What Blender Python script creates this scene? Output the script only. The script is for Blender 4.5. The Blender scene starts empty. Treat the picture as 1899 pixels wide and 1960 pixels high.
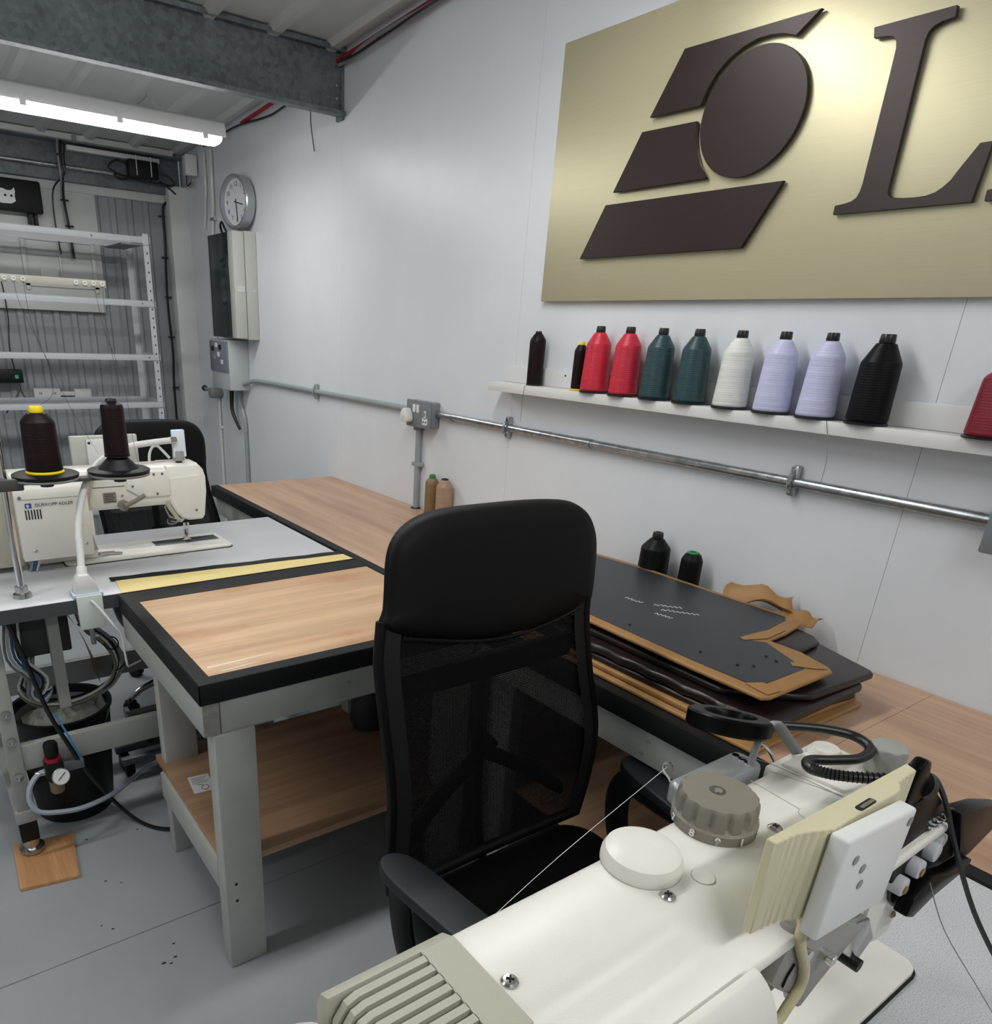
import bpy, bmesh, math, random
from mathutils import Matrix, Vector
R = math.radians
C = bpy.context.scene.collection
SC = bpy.context.scene
random.seed(7)

# ---------------------------------------------------------------- camera
W_, H_ = 1899.0, 1960.0
FPX, PX, PY = 1394.5, 797.1, 1227.6
cam_d = bpy.data.cameras.new('camera'); cam = bpy.data.objects.new('camera', cam_d); C.objects.link(cam)
cam_d.sensor_fit = 'HORIZONTAL'; cam_d.sensor_width = 36.0; cam_d.lens = FPX / W_ * 36.0
cam_d.shift_x = (W_/2 - PX) / W_; cam_d.shift_y = (PY - H_/2) / W_
cam_d.clip_start = 0.01
cam.matrix_world = Matrix.Translation((0, 0, 1.48)) @ (Matrix.Rotation(R(-35.4557), 4, 'Z') @ Matrix.Rotation(R(67.0105), 4, 'X') @ Matrix.Rotation(R(2.502), 4, 'Z'))
SC.camera = cam

# ---------------------------------------------------------------- world, exposure
w = bpy.data.worlds.new('world'); SC.world = w; w.use_nodes = True
w.node_tree.nodes['Background'].inputs[0].default_value = (0.62, 0.72, 0.9, 1)
w.node_tree.nodes['Background'].inputs[1].default_value = 0.3
SC.view_settings.view_transform = 'Standard'; SC.view_settings.look = 'None'
SC.view_settings.gamma = 1.0; SC.view_settings.use_curve_mapping = False
SC.view_settings.exposure = 1.42
LAMP = 13.0                       # emission of the batten diffusers
SC.cycles.max_bounces = 8; SC.cycles.diffuse_bounces = 5; SC.cycles.transparent_max_bounces = 12
SC.cycles.use_denoising = True
SC.cycles.sample_clamp_indirect = 6.0

# ---------------------------------------------------------------- helpers
def lin(c):
    if len(c) == 3: c = tuple(c)
    f = lambda v: (v/255/12.92) if v/255 <= 0.04045 else ((v/255+0.055)/1.055)**2.4
    return (f(c[0]), f(c[1]), f(c[2]), 1)

def newmat(name):
    m = bpy.data.materials.new(name); m.use_nodes = True
    nt = m.node_tree; b = nt.nodes['Principled BSDF']
    return m, nt, b

def coords(nt, scale=(1, 1, 1), rot=(0, 0, 0)):
    tc = nt.nodes.new('ShaderNodeTexCoord'); mp = nt.nodes.new('ShaderNodeMapping')
    mp.inputs['Scale'].default_value = scale; mp.inputs['Rotation'].default_value = rot
    nt.links.new(tc.outputs['Object'], mp.inputs['Vector']); return mp.outputs['Vector']

def noise(nt, vec, scale, detail=4, rough=0.55):
    n = nt.nodes.new('ShaderNodeTexNoise'); n.inputs['Scale'].default_value = scale
    n.inputs['Detail'].default_value = detail; n.inputs['Roughness'].default_value = rough
    nt.links.new(vec, n.inputs['Vector']); return n.outputs['Fac']

def ramp(nt, fac, stops):
    r = nt.nodes.new('ShaderNodeValToRGB'); els = r.color_ramp.elements
    while len(els) < len(stops): els.new(0.5)
    for e, (p, c) in zip(els, stops): e.position = p; e.color = c
    nt.links.new(fac, r.inputs['Fac']); return r.outputs['Color']

def bump(nt, b, h, strength, dist=0.002):
    n = nt.nodes.new('ShaderNodeBump'); n.inputs['Strength'].default_value = strength; n.inputs['Distance'].default_value = dist
    nt.links.new(h, n.inputs['Height']); nt.links.new(n.outputs['Normal'], b.inputs['Normal'])

MATS = {}
def mat(name, col, rough=0.5, metal=0.0, var=0.0, vscale=8.0, bmp=0.0, bscale=200.0, spec=0.5, coat=0.0):
    if name in MATS: return MATS[name]
    m, nt, b = newmat(name); c = lin(col)
    b.inputs['Base Color'].default_value = c; b.inputs['Roughness'].default_value = rough; b.inputs['Metallic'].default_value = metal
    b.inputs['Specular IOR Level'].default_value = spec; b.inputs['Coat Weight'].default_value = coat
    v = coords(nt)
    if var > 0:
        k = lambda s: (min(1, c[0]*s), min(1, c[1]*s), min(1, c[2]*s), 1)
        nt.links.new(ramp(nt, noise(nt, v, vscale, 5, 0.6), [(0.3, k(1-var)), (0.7, k(1+var))]), b.inputs['Base Color'])
    if bmp > 0: bump(nt, b, noise(nt, v, bscale, 3), bmp, 0.001)
    MATS[name] = m; return m

def wood(name, dark, light, axis='Y', scale=1.0, rough=0.45, stain=0.0):
    m, nt, b = newmat(name)
    s = {'X': (0.7, 14, 14), 'Y': (14, 0.7, 14), 'Z': (14, 14, 0.7)}[axis]; s = tuple(k*scale for k in s)
    v = coords(nt, s)
    n1 = noise(nt, v, 1.3, 6, 0.62); v2 = coords(nt, tuple(k*7 for k in s)); n2 = noise(nt, v2, 1.6, 3)
    vw = coords(nt, tuple(k*0.28 if k > 3 else k*0.8 for k in s)); n0 = noise(nt, vw, 2.2, 3, 0.5)
    mx = nt.nodes.new('ShaderNodeMath'); mx.operation = 'MULTIPLY_ADD'; nt.links.new(n0, mx.inputs[0]); mx.inputs[1].default_value = 0.45; nt.links.new(n1, mx.inputs[2])
    mx2 = nt.nodes.new('ShaderNodeMath'); mx2.operation = 'MULTIPLY_ADD'; nt.links.new(n2, mx2.inputs[0]); mx2.inputs[1].default_value = 0.28; nt.links.new(mx.outputs[0], mx2.inputs[2])
    mid = tuple((a+b_)/2 for a, b_ in zip(lin(dark), lin(light)))
    col = ramp(nt, mx2.outputs[0], [(0.62, lin(dark)), (0.84, mid), (1.0, lin(light))])
    if stain > 0:
        vs = coords(nt, (1.6, 3.5, 1) if axis == 'X' else (3.5, 1.6, 1)); n3 = noise(nt, vs, 1.8, 5, 0.65)
        mixn = nt.nodes.new('ShaderNodeMixRGB'); mixn.blend_type = 'MULTIPLY'
        nt.links.new(ramp(nt, n3, [(0.5, (0, 0, 0, 1)), (0.72, (stain, stain, stain, 1))]), mixn.inputs[0])
        nt.links.new(col, mixn.inputs[1]); mixn.inputs[2].default_value = (0.75, 0.55, 0.38, 1); col = mixn.outputs[0]
    nt.links.new(col, b.inputs['Base Color']); b.inputs['Roughness'].default_value = rough
    bump(nt, b, n2, 0.12, 0.0006)
    MATS[name] = m; return m

def galv(name, c0, c1, rough=0.55, metal=0.35):
    m, nt, b = newmat(name); v = coords(nt)
    vo = nt.nodes.new('ShaderNodeTexVoronoi'); vo.inputs['Scale'].default_value = 60; nt.links.new(v, vo.inputs['Vector'])
    n = noise(nt, v, 5, 6, 0.7)
    sep = nt.nodes.new('ShaderNodeSeparateColor'); nt.links.new(vo.outputs['Color'], sep.inputs[0])
    mx = nt.nodes.new('ShaderNodeMath'); mx.operation = 'MULTIPLY_ADD'; nt.links.new(sep.outputs[0], mx.inputs[0]); mx.inputs[1].default_value = 0.3; nt.links.new(n, mx.inputs[2])
    nt.links.new(ramp(nt, mx.outputs[0], [(0.4, lin(c0)), (0.9, lin(c1))]), b.inputs['Base Color'])
    b.inputs['Roughness'].default_value = rough; b.inputs['Metallic'].default_value = metal
    MATS[name] = m; return m

def speckle(name, base, dark, scale=900, rough=0.4):
    m, nt, b = newmat(name); v = coords(nt); n = noise(nt, v, scale, 2, 0.5); n2 = noise(nt, v, 6, 4, 0.6)
    col = ramp(nt, n, [(0.36, lin(dark)), (0.5, lin(base)), (0.75, lin(tuple(min(255, k+12) for k in base)))])
    mixn = nt.nodes.new('ShaderNodeMixRGB'); mixn.blend_type = 'MULTIPLY'; mixn.inputs[0].default_value = 1
    nt.links.new(col, mixn.inputs[1]); nt.links.new(ramp(nt, n2, [(0.3, (0.9, 0.9, 0.9, 1)), (0.7, (1, 1, 1, 1))]), mixn.inputs[2])
    nt.links.new(mixn.outputs[0], b.inputs['Base Color']); b.inputs['Roughness'].default_value = rough
    MATS[name] = m; return m

def thread(name, col, rough=0.45):
    m, nt, b = newmat(name); v = coords(nt, (1, 1, 1))
    wv = nt.nodes.new('ShaderNodeTexWave'); wv.bands_direction = 'Z'; wv.inputs['Scale'].default_value = 60; wv.inputs['Distortion'].default_value = 1.5; wv.inputs['Detail'].default_value = 2
    nt.links.new(v, wv.inputs['Vector']); v2 = coords(nt, (0.4, 0.4, 14)); n = noise(nt, v2, 6, 4, 0.6)
    c = lin(col); k = lambda s: (min(1, c[0]*s), min(1, c[1]*s), min(1, c[2]*s), 1)
    nt.links.new(ramp(nt, n, [(0.3, k(0.82)), (0.55, k(1)), (0.75, k(1.15))]), b.inputs['Base Color'])
    b.inputs['Roughness'].default_value = rough; b.inputs['Specular IOR Level'].default_value = 0.5 if max(col) > 60 else 0.2
    bump(nt, b, wv.outputs['Fac'], 0.25, 0.0006)
    MATS[name] = m; return m

def emit(name, col, s):
    m, nt, b = newmat(name); b.inputs['Base Color'].default_value = lin(col)
    b.inputs['Emission Color'].default_value = lin(col); b.inputs['Emission Strength'].default_value = s
    MATS[name] = m; return m

GM = [None]     # frame in which shapes are currently being given
class B:
    """collects shapes in world coordinates; every build() links ONE mesh object"""
    def __init__(s): s.bm = bmesh.new()
    def _add(s, vs, fs, bev=0.0, seg=2, M=None):
        if GM[0]: M = GM[0] @ M if M else GM[0]
        v = [s.bm.verts.new(M @ Vector(p) if M else Vector(p)) for p in vs]
        f = []
        for q in fs:
            try: f.append(s.bm.faces.new([v[i] for i in q]))
            except ValueError: pass
        if bev > 0:
            bmesh.ops.recalc_face_normals(s.bm, faces=f)
            for q in f: q.normal_update()
            ed = list({e for q in f for e in q.edges if len(e.link_faces) < 2 or e.calc_face_angle(0) > R(28)})
            bmesh.ops.bevel(s.bm, geom=ed, offset=bev, segments=seg, affect='EDGES', profile=0.5, clamp_overlap=True)
        return s
    def box(s, x0, x1, y0, y1, z0, z1, bev=0.0, seg=2, M=None):
        x0, x1 = sorted((x0, x1)); y0, y1 = sorted((y0, y1)); z0, z1 = sorted((z0, z1))
        vs = [(x0,y0,z0),(x1,y0,z0),(x1,y1,z0),(x0,y1,z0),(x0,y0,z1),(x1,y0,z1),(x1,y1,z1),(x0,y1,z1)]
        return s._add(vs, [(3,2,1,0),(4,5,6,7),(0,1,5,4),(1,2,6,5),(2,3,7,6),(3,0,4,7)], bev, seg, M)
    def prism(s, poly, a0, a1, axis='Z', bev=0.0, seg=2, M=None, fn=None):
        fn = fn or {'Z': lambda u, v, a: (u, v, a), 'Y': lambda u, v, a: (u, a, v), 'X': lambda u, v, a: (a, u, v)}[axis]
        n = len(poly)
        vs = [fn(u, v, a0) for u, v in poly] + [fn(u, v, a1) for u, v in poly]
        return s._add(vs, [tuple(range(n))[::-1], tuple(range(n, 2*n))] + [(i, (i+1) % n, n+(i+1) % n, n+i) for i in range(n)], bev, seg, M)
    def cyl(s, p0, p1, r0, r1=None, seg=16, cap=True, bev=0.0):
        r1 = r0 if r1 is None else r1; p0 = Vector(p0); p1 = Vector(p1); d = (p1-p0).normalized()
        a = d.orthogonal().normalized(); b = d.cross(a); vs = []
        for p, r in ((p0, r0), (p1, r1)):
            for i in range(seg):
                t = 2*math.pi*i/seg; vs.append(p + (a*math.cos(t)+b*math.sin(t))*r)
        fs = [(i, (i+1) % seg, seg+(i+1) % seg, seg+i) for i in range(seg)]
        if cap: fs += [tuple(range(seg))[::-1], tuple(range(seg, 2*seg))]
        return s._add(vs, fs, bev)
    def lathe(s, prof, o=(0, 0, 0), seg=24, axis=(0, 0, 1), cap=True):
        o = Vector(o); d = Vector(axis).normalized(); a = d.orthogonal().normalized(); b = d.cross(a); vs = []; n = len(prof)
        for r, h in prof:
            for i in range(seg):
                t = 2*math.pi*i/seg; vs.append(o + d*h + (a*math.cos(t)+b*math.sin(t))*max(r, 1e-5))
        fs = [(k*seg+i, k*seg+(i+1) % seg, (k+1)*seg+(i+1) % seg, (k+1)*seg+i) for k in range(n-1) for i in range(seg)]
        if cap: fs += [tuple(range(seg))[::-1], tuple(range((n-1)*seg, n*seg))]
        return s._add(vs, fs)
    def tube(s, pts, r, seg=8, smooth=4, closed=False, flat=None, up=None):
        P = [Vector(p) for p in pts]
        if smooth > 1 and len(P) > 2: P = catmull(P, smooth, closed)
        vs = []; n = len(P); prev = Vector(up) if up else None
        for i, p in enumerate(P):
            d = (P[(i+1) % n] - P[i-1]) if closed else (P[min(i+1, n-1)] - P[max(i-1, 0)])
            d.normalize()
            a = (prev - d*prev.dot(d)) if prev is not None else d.orthogonal()
            if a.length < 1e-6: a = d.orthogonal()
            a.normalize(); prev = a; b = d.cross(a)
            for k in range(seg):
                t = 2*math.pi*k/seg; rr = r(i/(n-1)) if callable(r) else r
                vs.append(p + a*math.cos(t)*rr + b*math.sin(t)*rr*(flat or 1))
        m = n if closed else n-1
        fs = [(i*seg+k, i*seg+(k+1) % seg, ((i+1) % n)*seg+(k+1) % seg, ((i+1) % n)*seg+k) for i in range(m) for k in range(seg)]
        if not closed: fs += [tuple(range(seg))[::-1], tuple(range((n-1)*seg, n*seg))]
        return s._add(vs, fs)
    def sheet(s, rows):
        m = len(rows[0]); vs = [p for r_ in rows for p in r_]
        fs = [(i*m+k, i*m+k+1, (i+1)*m+k+1, (i+1)*m+k) for i in range(len(rows)-1) for k in range(m-1)]
        return s._add(vs, fs)
    def build(s, name, m, parent=None, label=None, smooth=True, ang=38):
        bm = s.bm
        bmesh.ops.remove_doubles(bm, verts=bm.verts, dist=1e-6)
        bmesh.ops.recalc_face_normals(bm, faces=bm.faces)
        M = MX.get(parent.name) if parent else None
        if M: bmesh.ops.transform(bm, matrix=M.inverted(), verts=bm.verts)
        me = bpy.data.meshes.new(name); bm.to_mesh(me); bm.free()
        if smooth: me.shade_smooth(); me.set_sharp_from_angle(angle=R(ang))
        me.materials.append(m)
        o = bpy.data.objects.new(name, me); C.objects.link(o)
        if parent: o.parent = parent; MX[o.name] = MX[parent.name]
        else: MX[o.name] = Matrix.Identity(4)
        if label: o['label'] = label
        return o

def catmull(P, k, closed=False):
    out = []; n = len(P); rng = n if closed else n-1
    for i in range(rng):
        p0 = P[i-1] if (i > 0 or closed) else P[0]; p1 = P[i]; p2 = P[(i+1) % n]; p3 = P[(i+2) % n] if (i+2 < n or closed) else P[-1]
        for j in range(k):
            t = j/k
            out.append(0.5*((2*p1)+(p2-p0)*t+(2*p0-5*p1+4*p2-p3)*t*t+(3*p1-p0-3*p2+p3)*t**3))
    if not closed: out.append(P[-1])
    return out

MX = {}
def thing(name, label, cat, loc=(0, 0, 0), rotz=0.0, group=None, scale=1.0):
    o = bpy.data.objects.new(name, None); C.objects.link(o); o.location = loc; o.rotation_euler = (0, 0, rotz); o.scale = (scale,)*3
    o.empty_display_size = 0.05
    MX[o.name] = Matrix.Translation(loc) @ Matrix.Rotation(rotz, 4, 'Z') @ Matrix.Scale(scale, 4)
    o['label'] = label; o['category'] = cat
    if group: o['group'] = group
    return o
def tag(o, label, cat, group=None):
    o['label'] = label; o['category'] = cat
    if group: o['group'] = group
    return o
def struct(name, b, m, parent=None, label=None):
    o = b.build(name, m, parent)
    if not parent: o['kind'] = 'structure'
    if label: o['label'] = label
    return o
def sroot(name, label=None):
    o = bpy.data.objects.new(name, None); C.objects.link(o); o['kind'] = 'structure'; MX[o.name] = Matrix.Identity(4)
    if label: o['label'] = label
    return o
def dup(root, loc, rotz=0.0, label=None, group=None, scale=None):
    r = root.copy(); C.objects.link(r); r.location = loc; r.rotation_euler = (0, 0, rotz)
    if scale: r.scale = (scale,)*3
    if label: r['label'] = label
    if group: r['group'] = group
    for ch in list(root.children):
        c = ch.copy(); C.objects.link(c); c.parent = r
        for g in list(ch.children):
            d = g.copy(); C.objects.link(d); d.parent = c
    return r
def text(name, body, size, M, m, parent, ext=0.0004, align='CENTER', bold=0.0, shear=0.0):
    cu = bpy.data.curves.new(name, 'FONT'); cu.body = body; cu.size = size; cu.extrude = ext; cu.align_x = align; cu.align_y = 'CENTER'; cu.offset = bold; cu.shear = shear
    t = bpy.data.objects.new(name+'_tmp', cu); C.objects.link(t)
    dg = bpy.context.evaluated_depsgraph_get(); me = bpy.data.meshes.new_from_object(t.evaluated_get(dg))
    bpy.data.objects.remove(t); bpy.data.curves.remove(cu)
    me.transform(MX[parent.name].inverted() @ ((GM[0] @ M) if GM[0] else M)); me.materials.clear(); me.materials.append(m); me.name = name
    o = bpy.data.objects.new(name, me); C.objects.link(o); o.parent = parent; MX[o.name] = MX[parent.name]
    return o
def frame(o, x, y):
    """matrix with origin o, x and y axes given"""
    x = Vector(x).normalized(); y = Vector(y); y = (y - x*y.dot(x)).normalized(); z = x.cross(y)
    return Matrix(((x.x, y.x, z.x, o[0]), (x.y, y.y, z.y, o[1]), (x.z, y.z, z.z, o[2]), (0, 0, 0, 1)))

# ---------------------------------------------------------------- materials
M_wall = mat('painted board', (219, 223, 228), 0.38, var=0.035, vscale=3.0, bmp=0.25, bscale=60)
M_floor = mat('painted floor', (158, 163, 166), 0.42, var=0.07, vscale=2.5, bmp=0.08, bscale=40)
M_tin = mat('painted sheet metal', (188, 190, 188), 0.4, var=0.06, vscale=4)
M_tin_dim = mat('dimmed far sheet metal', (150, 154, 157), 0.42, var=0.08, vscale=4)  # sheet colour lowered to paint in the dimness of the far end
M_galv = galv('galvanised steel', (84, 92, 97), (120, 128, 132))
M_galvd = galv('dull galvanised steel', (92, 100, 106), (126, 132, 136), 0.55)
M_pipe = galv('conduit steel', (140, 146, 150), (190, 194, 196), 0.28, 0.9)
M_pipep = mat('grey painted conduit', (150, 157, 160), 0.4)
M_chrome = mat('chrome', (225, 225, 225), 0.12, 1.0)
M_steel = mat('bright steel', (190, 190, 188), 0.25, 1.0)
M_black = mat('black plastic', (9, 9, 10), 0.5, spec=0.35)
M_blackg = mat('glossy black metal', (4, 4, 5), 0.34, spec=0.12)
M_blackf = mat('black cloth tape', (16, 17, 19), 0.6, spec=0.35, bmp=0.2, bscale=300)
M_white = mat('white plastic', (222, 223, 222), 0.35)
M_grey = mat('grey plastic', (136, 138, 138), 0.45)
M_trim = mat('off white painted metal', (205, 207, 204), 0.4, var=0.04)
M_frame = mat('grey painted timber', (176, 177, 172), 0.5, var=0.06, vscale=14, bmp=0.2, bscale=60)
M_end = mat('grey painted end grain', (150, 150, 144), 0.6, var=0.2, vscale=60, bmp=0.5, bscale=120)
M_machine = mat('cream machine enamel', (232, 230, 222), 0.32, var=0.015, vscale=40, bmp=0.12, bscale=700)
M_vent = mat('grey beige machine plastic', (178, 175, 160), 0.5, bmp=0.15, bscale=900)
M_dial = mat('taupe dial plastic', (128, 123, 112), 0.5, bmp=0.15, bscale=900)
M_cream = mat('aged cream plastic', (206, 200, 168), 0.45, bmp=0.15, bscale=900)
M_dark = mat('dark recess', (16, 16, 17), 0.7)
M_wood = wood('bench plywood', (160, 126, 102), (196, 162, 134), 'Y', 1.0, 0.42)
M_woodx = wood('table plywood', (182, 146, 112), (212, 178, 142), 'X', 0.9, 0.45, stain=0.75)
M_ply = wood('lower shelf plywood', (138, 106, 82), (178, 144, 114), 'X', 0.7, 0.55)
M_lam = speckle('speckled laminate', (210, 211, 214), (168, 170, 176), 700)
M_tan = mat('tan leather', (156, 116, 68), 0.55, var=0.08, vscale=20, bmp=0.3, bscale=300)
M_brown = mat('dark brown leather', (28, 17, 16), 0.36, var=0.1, vscale=20, bmp=0.25, bscale=250)
M_board = mat('charcoal backing board', (46, 49, 53), 0.42, var=0.06, vscale=12)
M_yellow = mat('yellow card', (228, 208, 142), 0.6, var=0.03)
M_paper = mat('white paper', (228, 228, 226), 0.6)
M_ink = mat('black ink', (30, 30, 34), 0.7)
M_chair = mat('black chair vinyl', (5, 5, 6), 0.55, spec=0.25, bmp=0.15, bscale=500)
M_chairp = mat('charcoal arm plastic', (26, 30, 35), 0.5, spec=0.4, bmp=0.1, bscale=600)
M_cable = mat('black cable', (16, 16, 17), 0.4)
M_lamp = emit('glowing diffuser', (252, 252, 250), LAMP)
M_red = mat('red cable', (150, 22, 40), 0.4)
# ================================================================ SETTING
fl = sroot('floor', 'grey painted board floor with thin joints')
ys = [-2.7, -1.0, 0.37, 1.58, 2.79, 4.0, 5.35]
xs = [-2.5, -0.62, 1.82]
for i in range(len(ys)-1):
    for j in range(len(xs)-1):
        off = 0.0
        b = B().box(xs[j]+(off if j else 0)+0.0012, xs[j+1]+(off if j == 0 else 0)-0.0012, ys[i]+0.0012, ys[i+1]-0.0012, -0.02, 0.0)
        b.build('floor_board', M_floor, fl)
B().box(-2.5, 1.82, -2.7, 5.35, -0.05, -0.004).build('subfloor', M_dark, fl)
bb = B()
for fx, fy, fr_ in ((0.222, 1.633, 0.004), (0.30, 1.45, 0.006), (0.33, 1.455, 0.005), (0.245, 2.05, 0.005), (0.39, 2.02, 0.004), (0.25, 1.83, 0.004), (0.34, 1.50, 0.004), (0.20, 1.66, 0.003), (0.285, 1.80, 0.003), (0.315, 1.44, 0.004), (-0.3, 1.9, 0.004), (0.6, 1.1, 0.004), (0.52, 0.95, 0.003)):
    bb.prism([(fx+fr_*math.cos(a*1.05)*(1+0.4*math.sin(3*a)), fy+0.6*fr_*math.sin(a*1.05)) for a in range(6)], 0.0001, 0.0005)
o = bb.build('paint_chips', M_dark, fl); o['kind'] = 'stuff'
wr = sroot('wall_right', 'white painted board wall with fine vertical joints')
yj = [-2.7, -0.55, 0.69, 1.99, 3.2, 4.4, 5.35]
for a, c in zip(yj, yj[1:]):
    B().box(1.78, 1.80, a+0.0005, c-0.0005, 0, 2.75).build('wall_panel', M_wall, wr)
B().box(1.783, 1.82, -2.7, 5.35, 0, 2.75).build('backing', M_wall, wr)
struct('wall_left', B().box(-2.52, -2.4, -2.7, 5.35, 0, 2.75), M_wall)
struct('wall_back', B().box(-2.4, 1.78, -2.7, -2.6, 0, 2.75), M_wall)
def corr(x0, x1, per, d, w1, w2):
    """trapezoid profile: list of (x, height)"""
    out = []; x = x0
    while x < x1 - 1e-6:
        out += [(x, 0), (x+per*0.5-w1/2, 0), (x+per*0.5-w2/2, d), (x+per*0.5+w2/2, d), (x+per*0.5+w1/2, 0)]
        x += per
    out.append((min(x, x1), 0)); return out
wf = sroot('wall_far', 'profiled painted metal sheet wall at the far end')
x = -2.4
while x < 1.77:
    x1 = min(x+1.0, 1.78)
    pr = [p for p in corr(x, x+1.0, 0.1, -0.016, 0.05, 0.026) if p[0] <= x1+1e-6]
    B().sheet([[(u, 5.3+v, z) for u, v in pr] for z in (0, 2.5)]).build('sheet', M_tin_dim, wf, smooth=False)
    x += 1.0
def ceil_z(y): return 2.50 - (y-3.15)*0.045
ce = sroot('ceiling', 'pale profiled metal roof sheets with raised ribs')
x = -2.4
while x < 1.77:
    x1 = min(x+1.0, 1.78)
    pr = [p for p in corr(x, x+1.0, 0.25, 0.02, 0.07, 0.035) if p[0] <= x1+1e-6]
    if pr[-1][0] < x1: pr.append((x1, 0))
    B().sheet([[(u, y, ceil_z(y)+0.0-v+0.02) for u, v in pr] for y in (-2.7, 5.3)]).build('roof_sheet', M_tin, ce, smooth=False)
    x += 1.0
B().box(-2.5, 1.82, -2.7, 5.4, 2.80, 2.84).build('roof_deck', M_tin, ce)
# corner column and wall flashing
tr = struct('trim_1', B().prism([(1.66, 5.16), (1.78, 5.16), (1.78, 5.175), (1.672, 5.175), (1.672, 5.29), (1.66, 5.29)], 0, 2.245, 'Z', 0.002), M_trim)
tr['label'] = 'white folded steel column cover in the far right corner'
struct('trim_2', B().box(-2.4, 1.66, 5.255, 5.30, 2.155, 2.20, 0.003), M_trim)['label'] = 'cream flashing rail along top of the far sheeting'
struct('baseboard_far', B().box(-2.4, 1.66, 5.255, 5.285, 0, 0.09), M_tin)

# ================================================================ BEAMS, LAMPS
t = thing('roof_beam', 'large dark galvanised steel roof beam above the room, ending at the white wall', 'beam', (1.3, 3.2, 2.28))
prof = [(3.194, 2.285), (3.150, 2.285), (3.150, 2.300), (3.153, 2.300), (3.153, 2.289), (3.190, 2.289), (3.190, 2.508), (3.150, 2.508), (3.150, 2.495), (3.147, 2.495), (3.147, 2.512), (3.194, 2.512)]
B().prism(prof, -2.4, 1.772, 'X').build('beam_web', M_galv, t)
B().box(1.768, 1.779, 3.175, 3.23, 2.275, 2.515, 0.002).build('end_plate', M_galvd, t)
for z in (2.345, 2.39, 2.45):
    B().cyl((1.748, 3.190, z), (1.748, 3.183, z), 0.006, seg=6).build('bolt', M_steel, t)
t = thing('eaves_beam', 'dull galvanised eaves beam high on the far wall', 'beam', (0.8, 5.2, 2.2))
B().box(-2.4, 1.75, 5.21, 5.26, 2.20, 2.385, 0.003).build('beam_web', M_galvd, t)
B().box(-2.4, 1.75, 5.12, 5.21, 2.385, 2.392).build('flange', M_galvd, t)

def batten(x0, x1, y, z, label, hang=True):
    t = thing('ceiling_light', label, 'light', ((x0+x1)/2, y, z), group=None)
    n = 18
    bd = [(y-0.054, z+0.008), (y-0.052, z+0.035), (y-0.043, z+0.058), (y-0.02, z+0.070), (y+0.02, z+0.070), (y+0.043, z+0.058), (y+0.052, z+0.035), (y+0.054, z+0.008), (y+0.050, z+0.008), (y+0.048, z+0.030), (y-0.048, z+0.030), (y-0.050, z+0.008)]
    B().prism(bd, x0, x1, 'X', 0.004).build('housing', M_white, t)
    di = [(y-0.0475, z+0.02), (y-0.047, z-0.003), (y-0.038, z-0.014), (y, z-0.021), (y+0.038, z-0.014), (y+0.047, z-0.003), (y+0.0475, z+0.02)]
    bb = B(); vs = []
    ringsx = [(x0+0.004, 0.35), (x0+0.012, 0.75), (x0+0.03, 0.95), (x0+0.05, 1.0), (x1-0.05, 1.0), (x1-0.03, 0.95), (x1-0.012, 0.75), (x1-0.004, 0.35)]
    bb.sheet([[(xx, y+(py-y)*k, z+0.03+(pz-z-0.03)*k) for py, pz in di] for xx, k in ringsx])
    bb.build('diffuser', M_lamp, t)
    k = 5
    for i in range(k):
        xx = x0+0.09+(x1-x0-0.18)*i/(k-1)
        B().box(xx-0.011, xx+0.011, y-0.058, y-0.0535, z-0.008, z+0.03, 0.001).build('clip', M_white, t)
    if hang:
        for xx in (x0+0.3, x1-0.3):
            B().tube([(xx-0.05, y, z+0.07), (xx, y, z+0.11), (xx, y-0.02, z+0.18)], 0.0012, 5, 2).tube([(xx+0.05, y, z+0.07), (xx, y, z+0.11)], 0.0012, 5, 1).tube([(xx, y-0.02, z+0.18), (xx, y-0.01, ceil_z(y)+0.03)], 0.0016, 5, 1).build('hanging_wire', M_steel, t)
    return t
batten(-0.16, 1.37, 3.5, 2.185, 'glowing white batten light hung on wires behind the steel beam')
batten(-0.16, 1.37, 1.45, 2.33, 'glowing white batten light nearer the camera, above the side table')
batten(-0.16, 1.37, -0.75, 2.40, 'glowing white batten light behind the camera')
batten(-2.2, -0.67, 1.45, 2.33, 'glowing white batten light over the left of the room')

# ================================================================ FAR WALL SERVICES
t = thing('cable_trunking', 'long white plastic trunking under the roof at the far wall', 'trunking', (0.6, 5.15, 2.39))
B().box(-2.3, 1.70, 5.14, 5.18, 2.395, 2.425, 0.002).build('lid', M_trim, t)
B().box(1.13, 1.155, 5.136, 5.182, 2.393, 2.427).build('joint_cover', M_grey, t)
t = thing('short_trunking', 'short white trunking length below the long one', 'trunking', (1.35, 5.17, 2.36))
B().box(1.10, 1.62, 5.155, 5.20, 2.35, 2.374, 0.003).build('lid', M_trim, t)
tag(B().tube([(-2.3, 5.17, 2.262), (1.40, 5.17, 2.266)], 0.011, 10, 1).build('conduit_pipe', M_pipe), 'steel conduit pipe running along the eaves beam', 'pipe')
t = thing('power_adapter', 'black power adapter box strapped under the trunking with coiled leads', 'adapter', (1.51, 5.16, 2.26))
B().box(1.43, 1.60, 5.13, 5.20, 2.262, 2.35, 0.004).build('body', M_black, t)
for xx in (1.47, 1.555): B().box(xx, xx+0.004, 5.124, 5.130, 2.27, 2.372).build('cable_tie', M_white, t)
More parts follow.
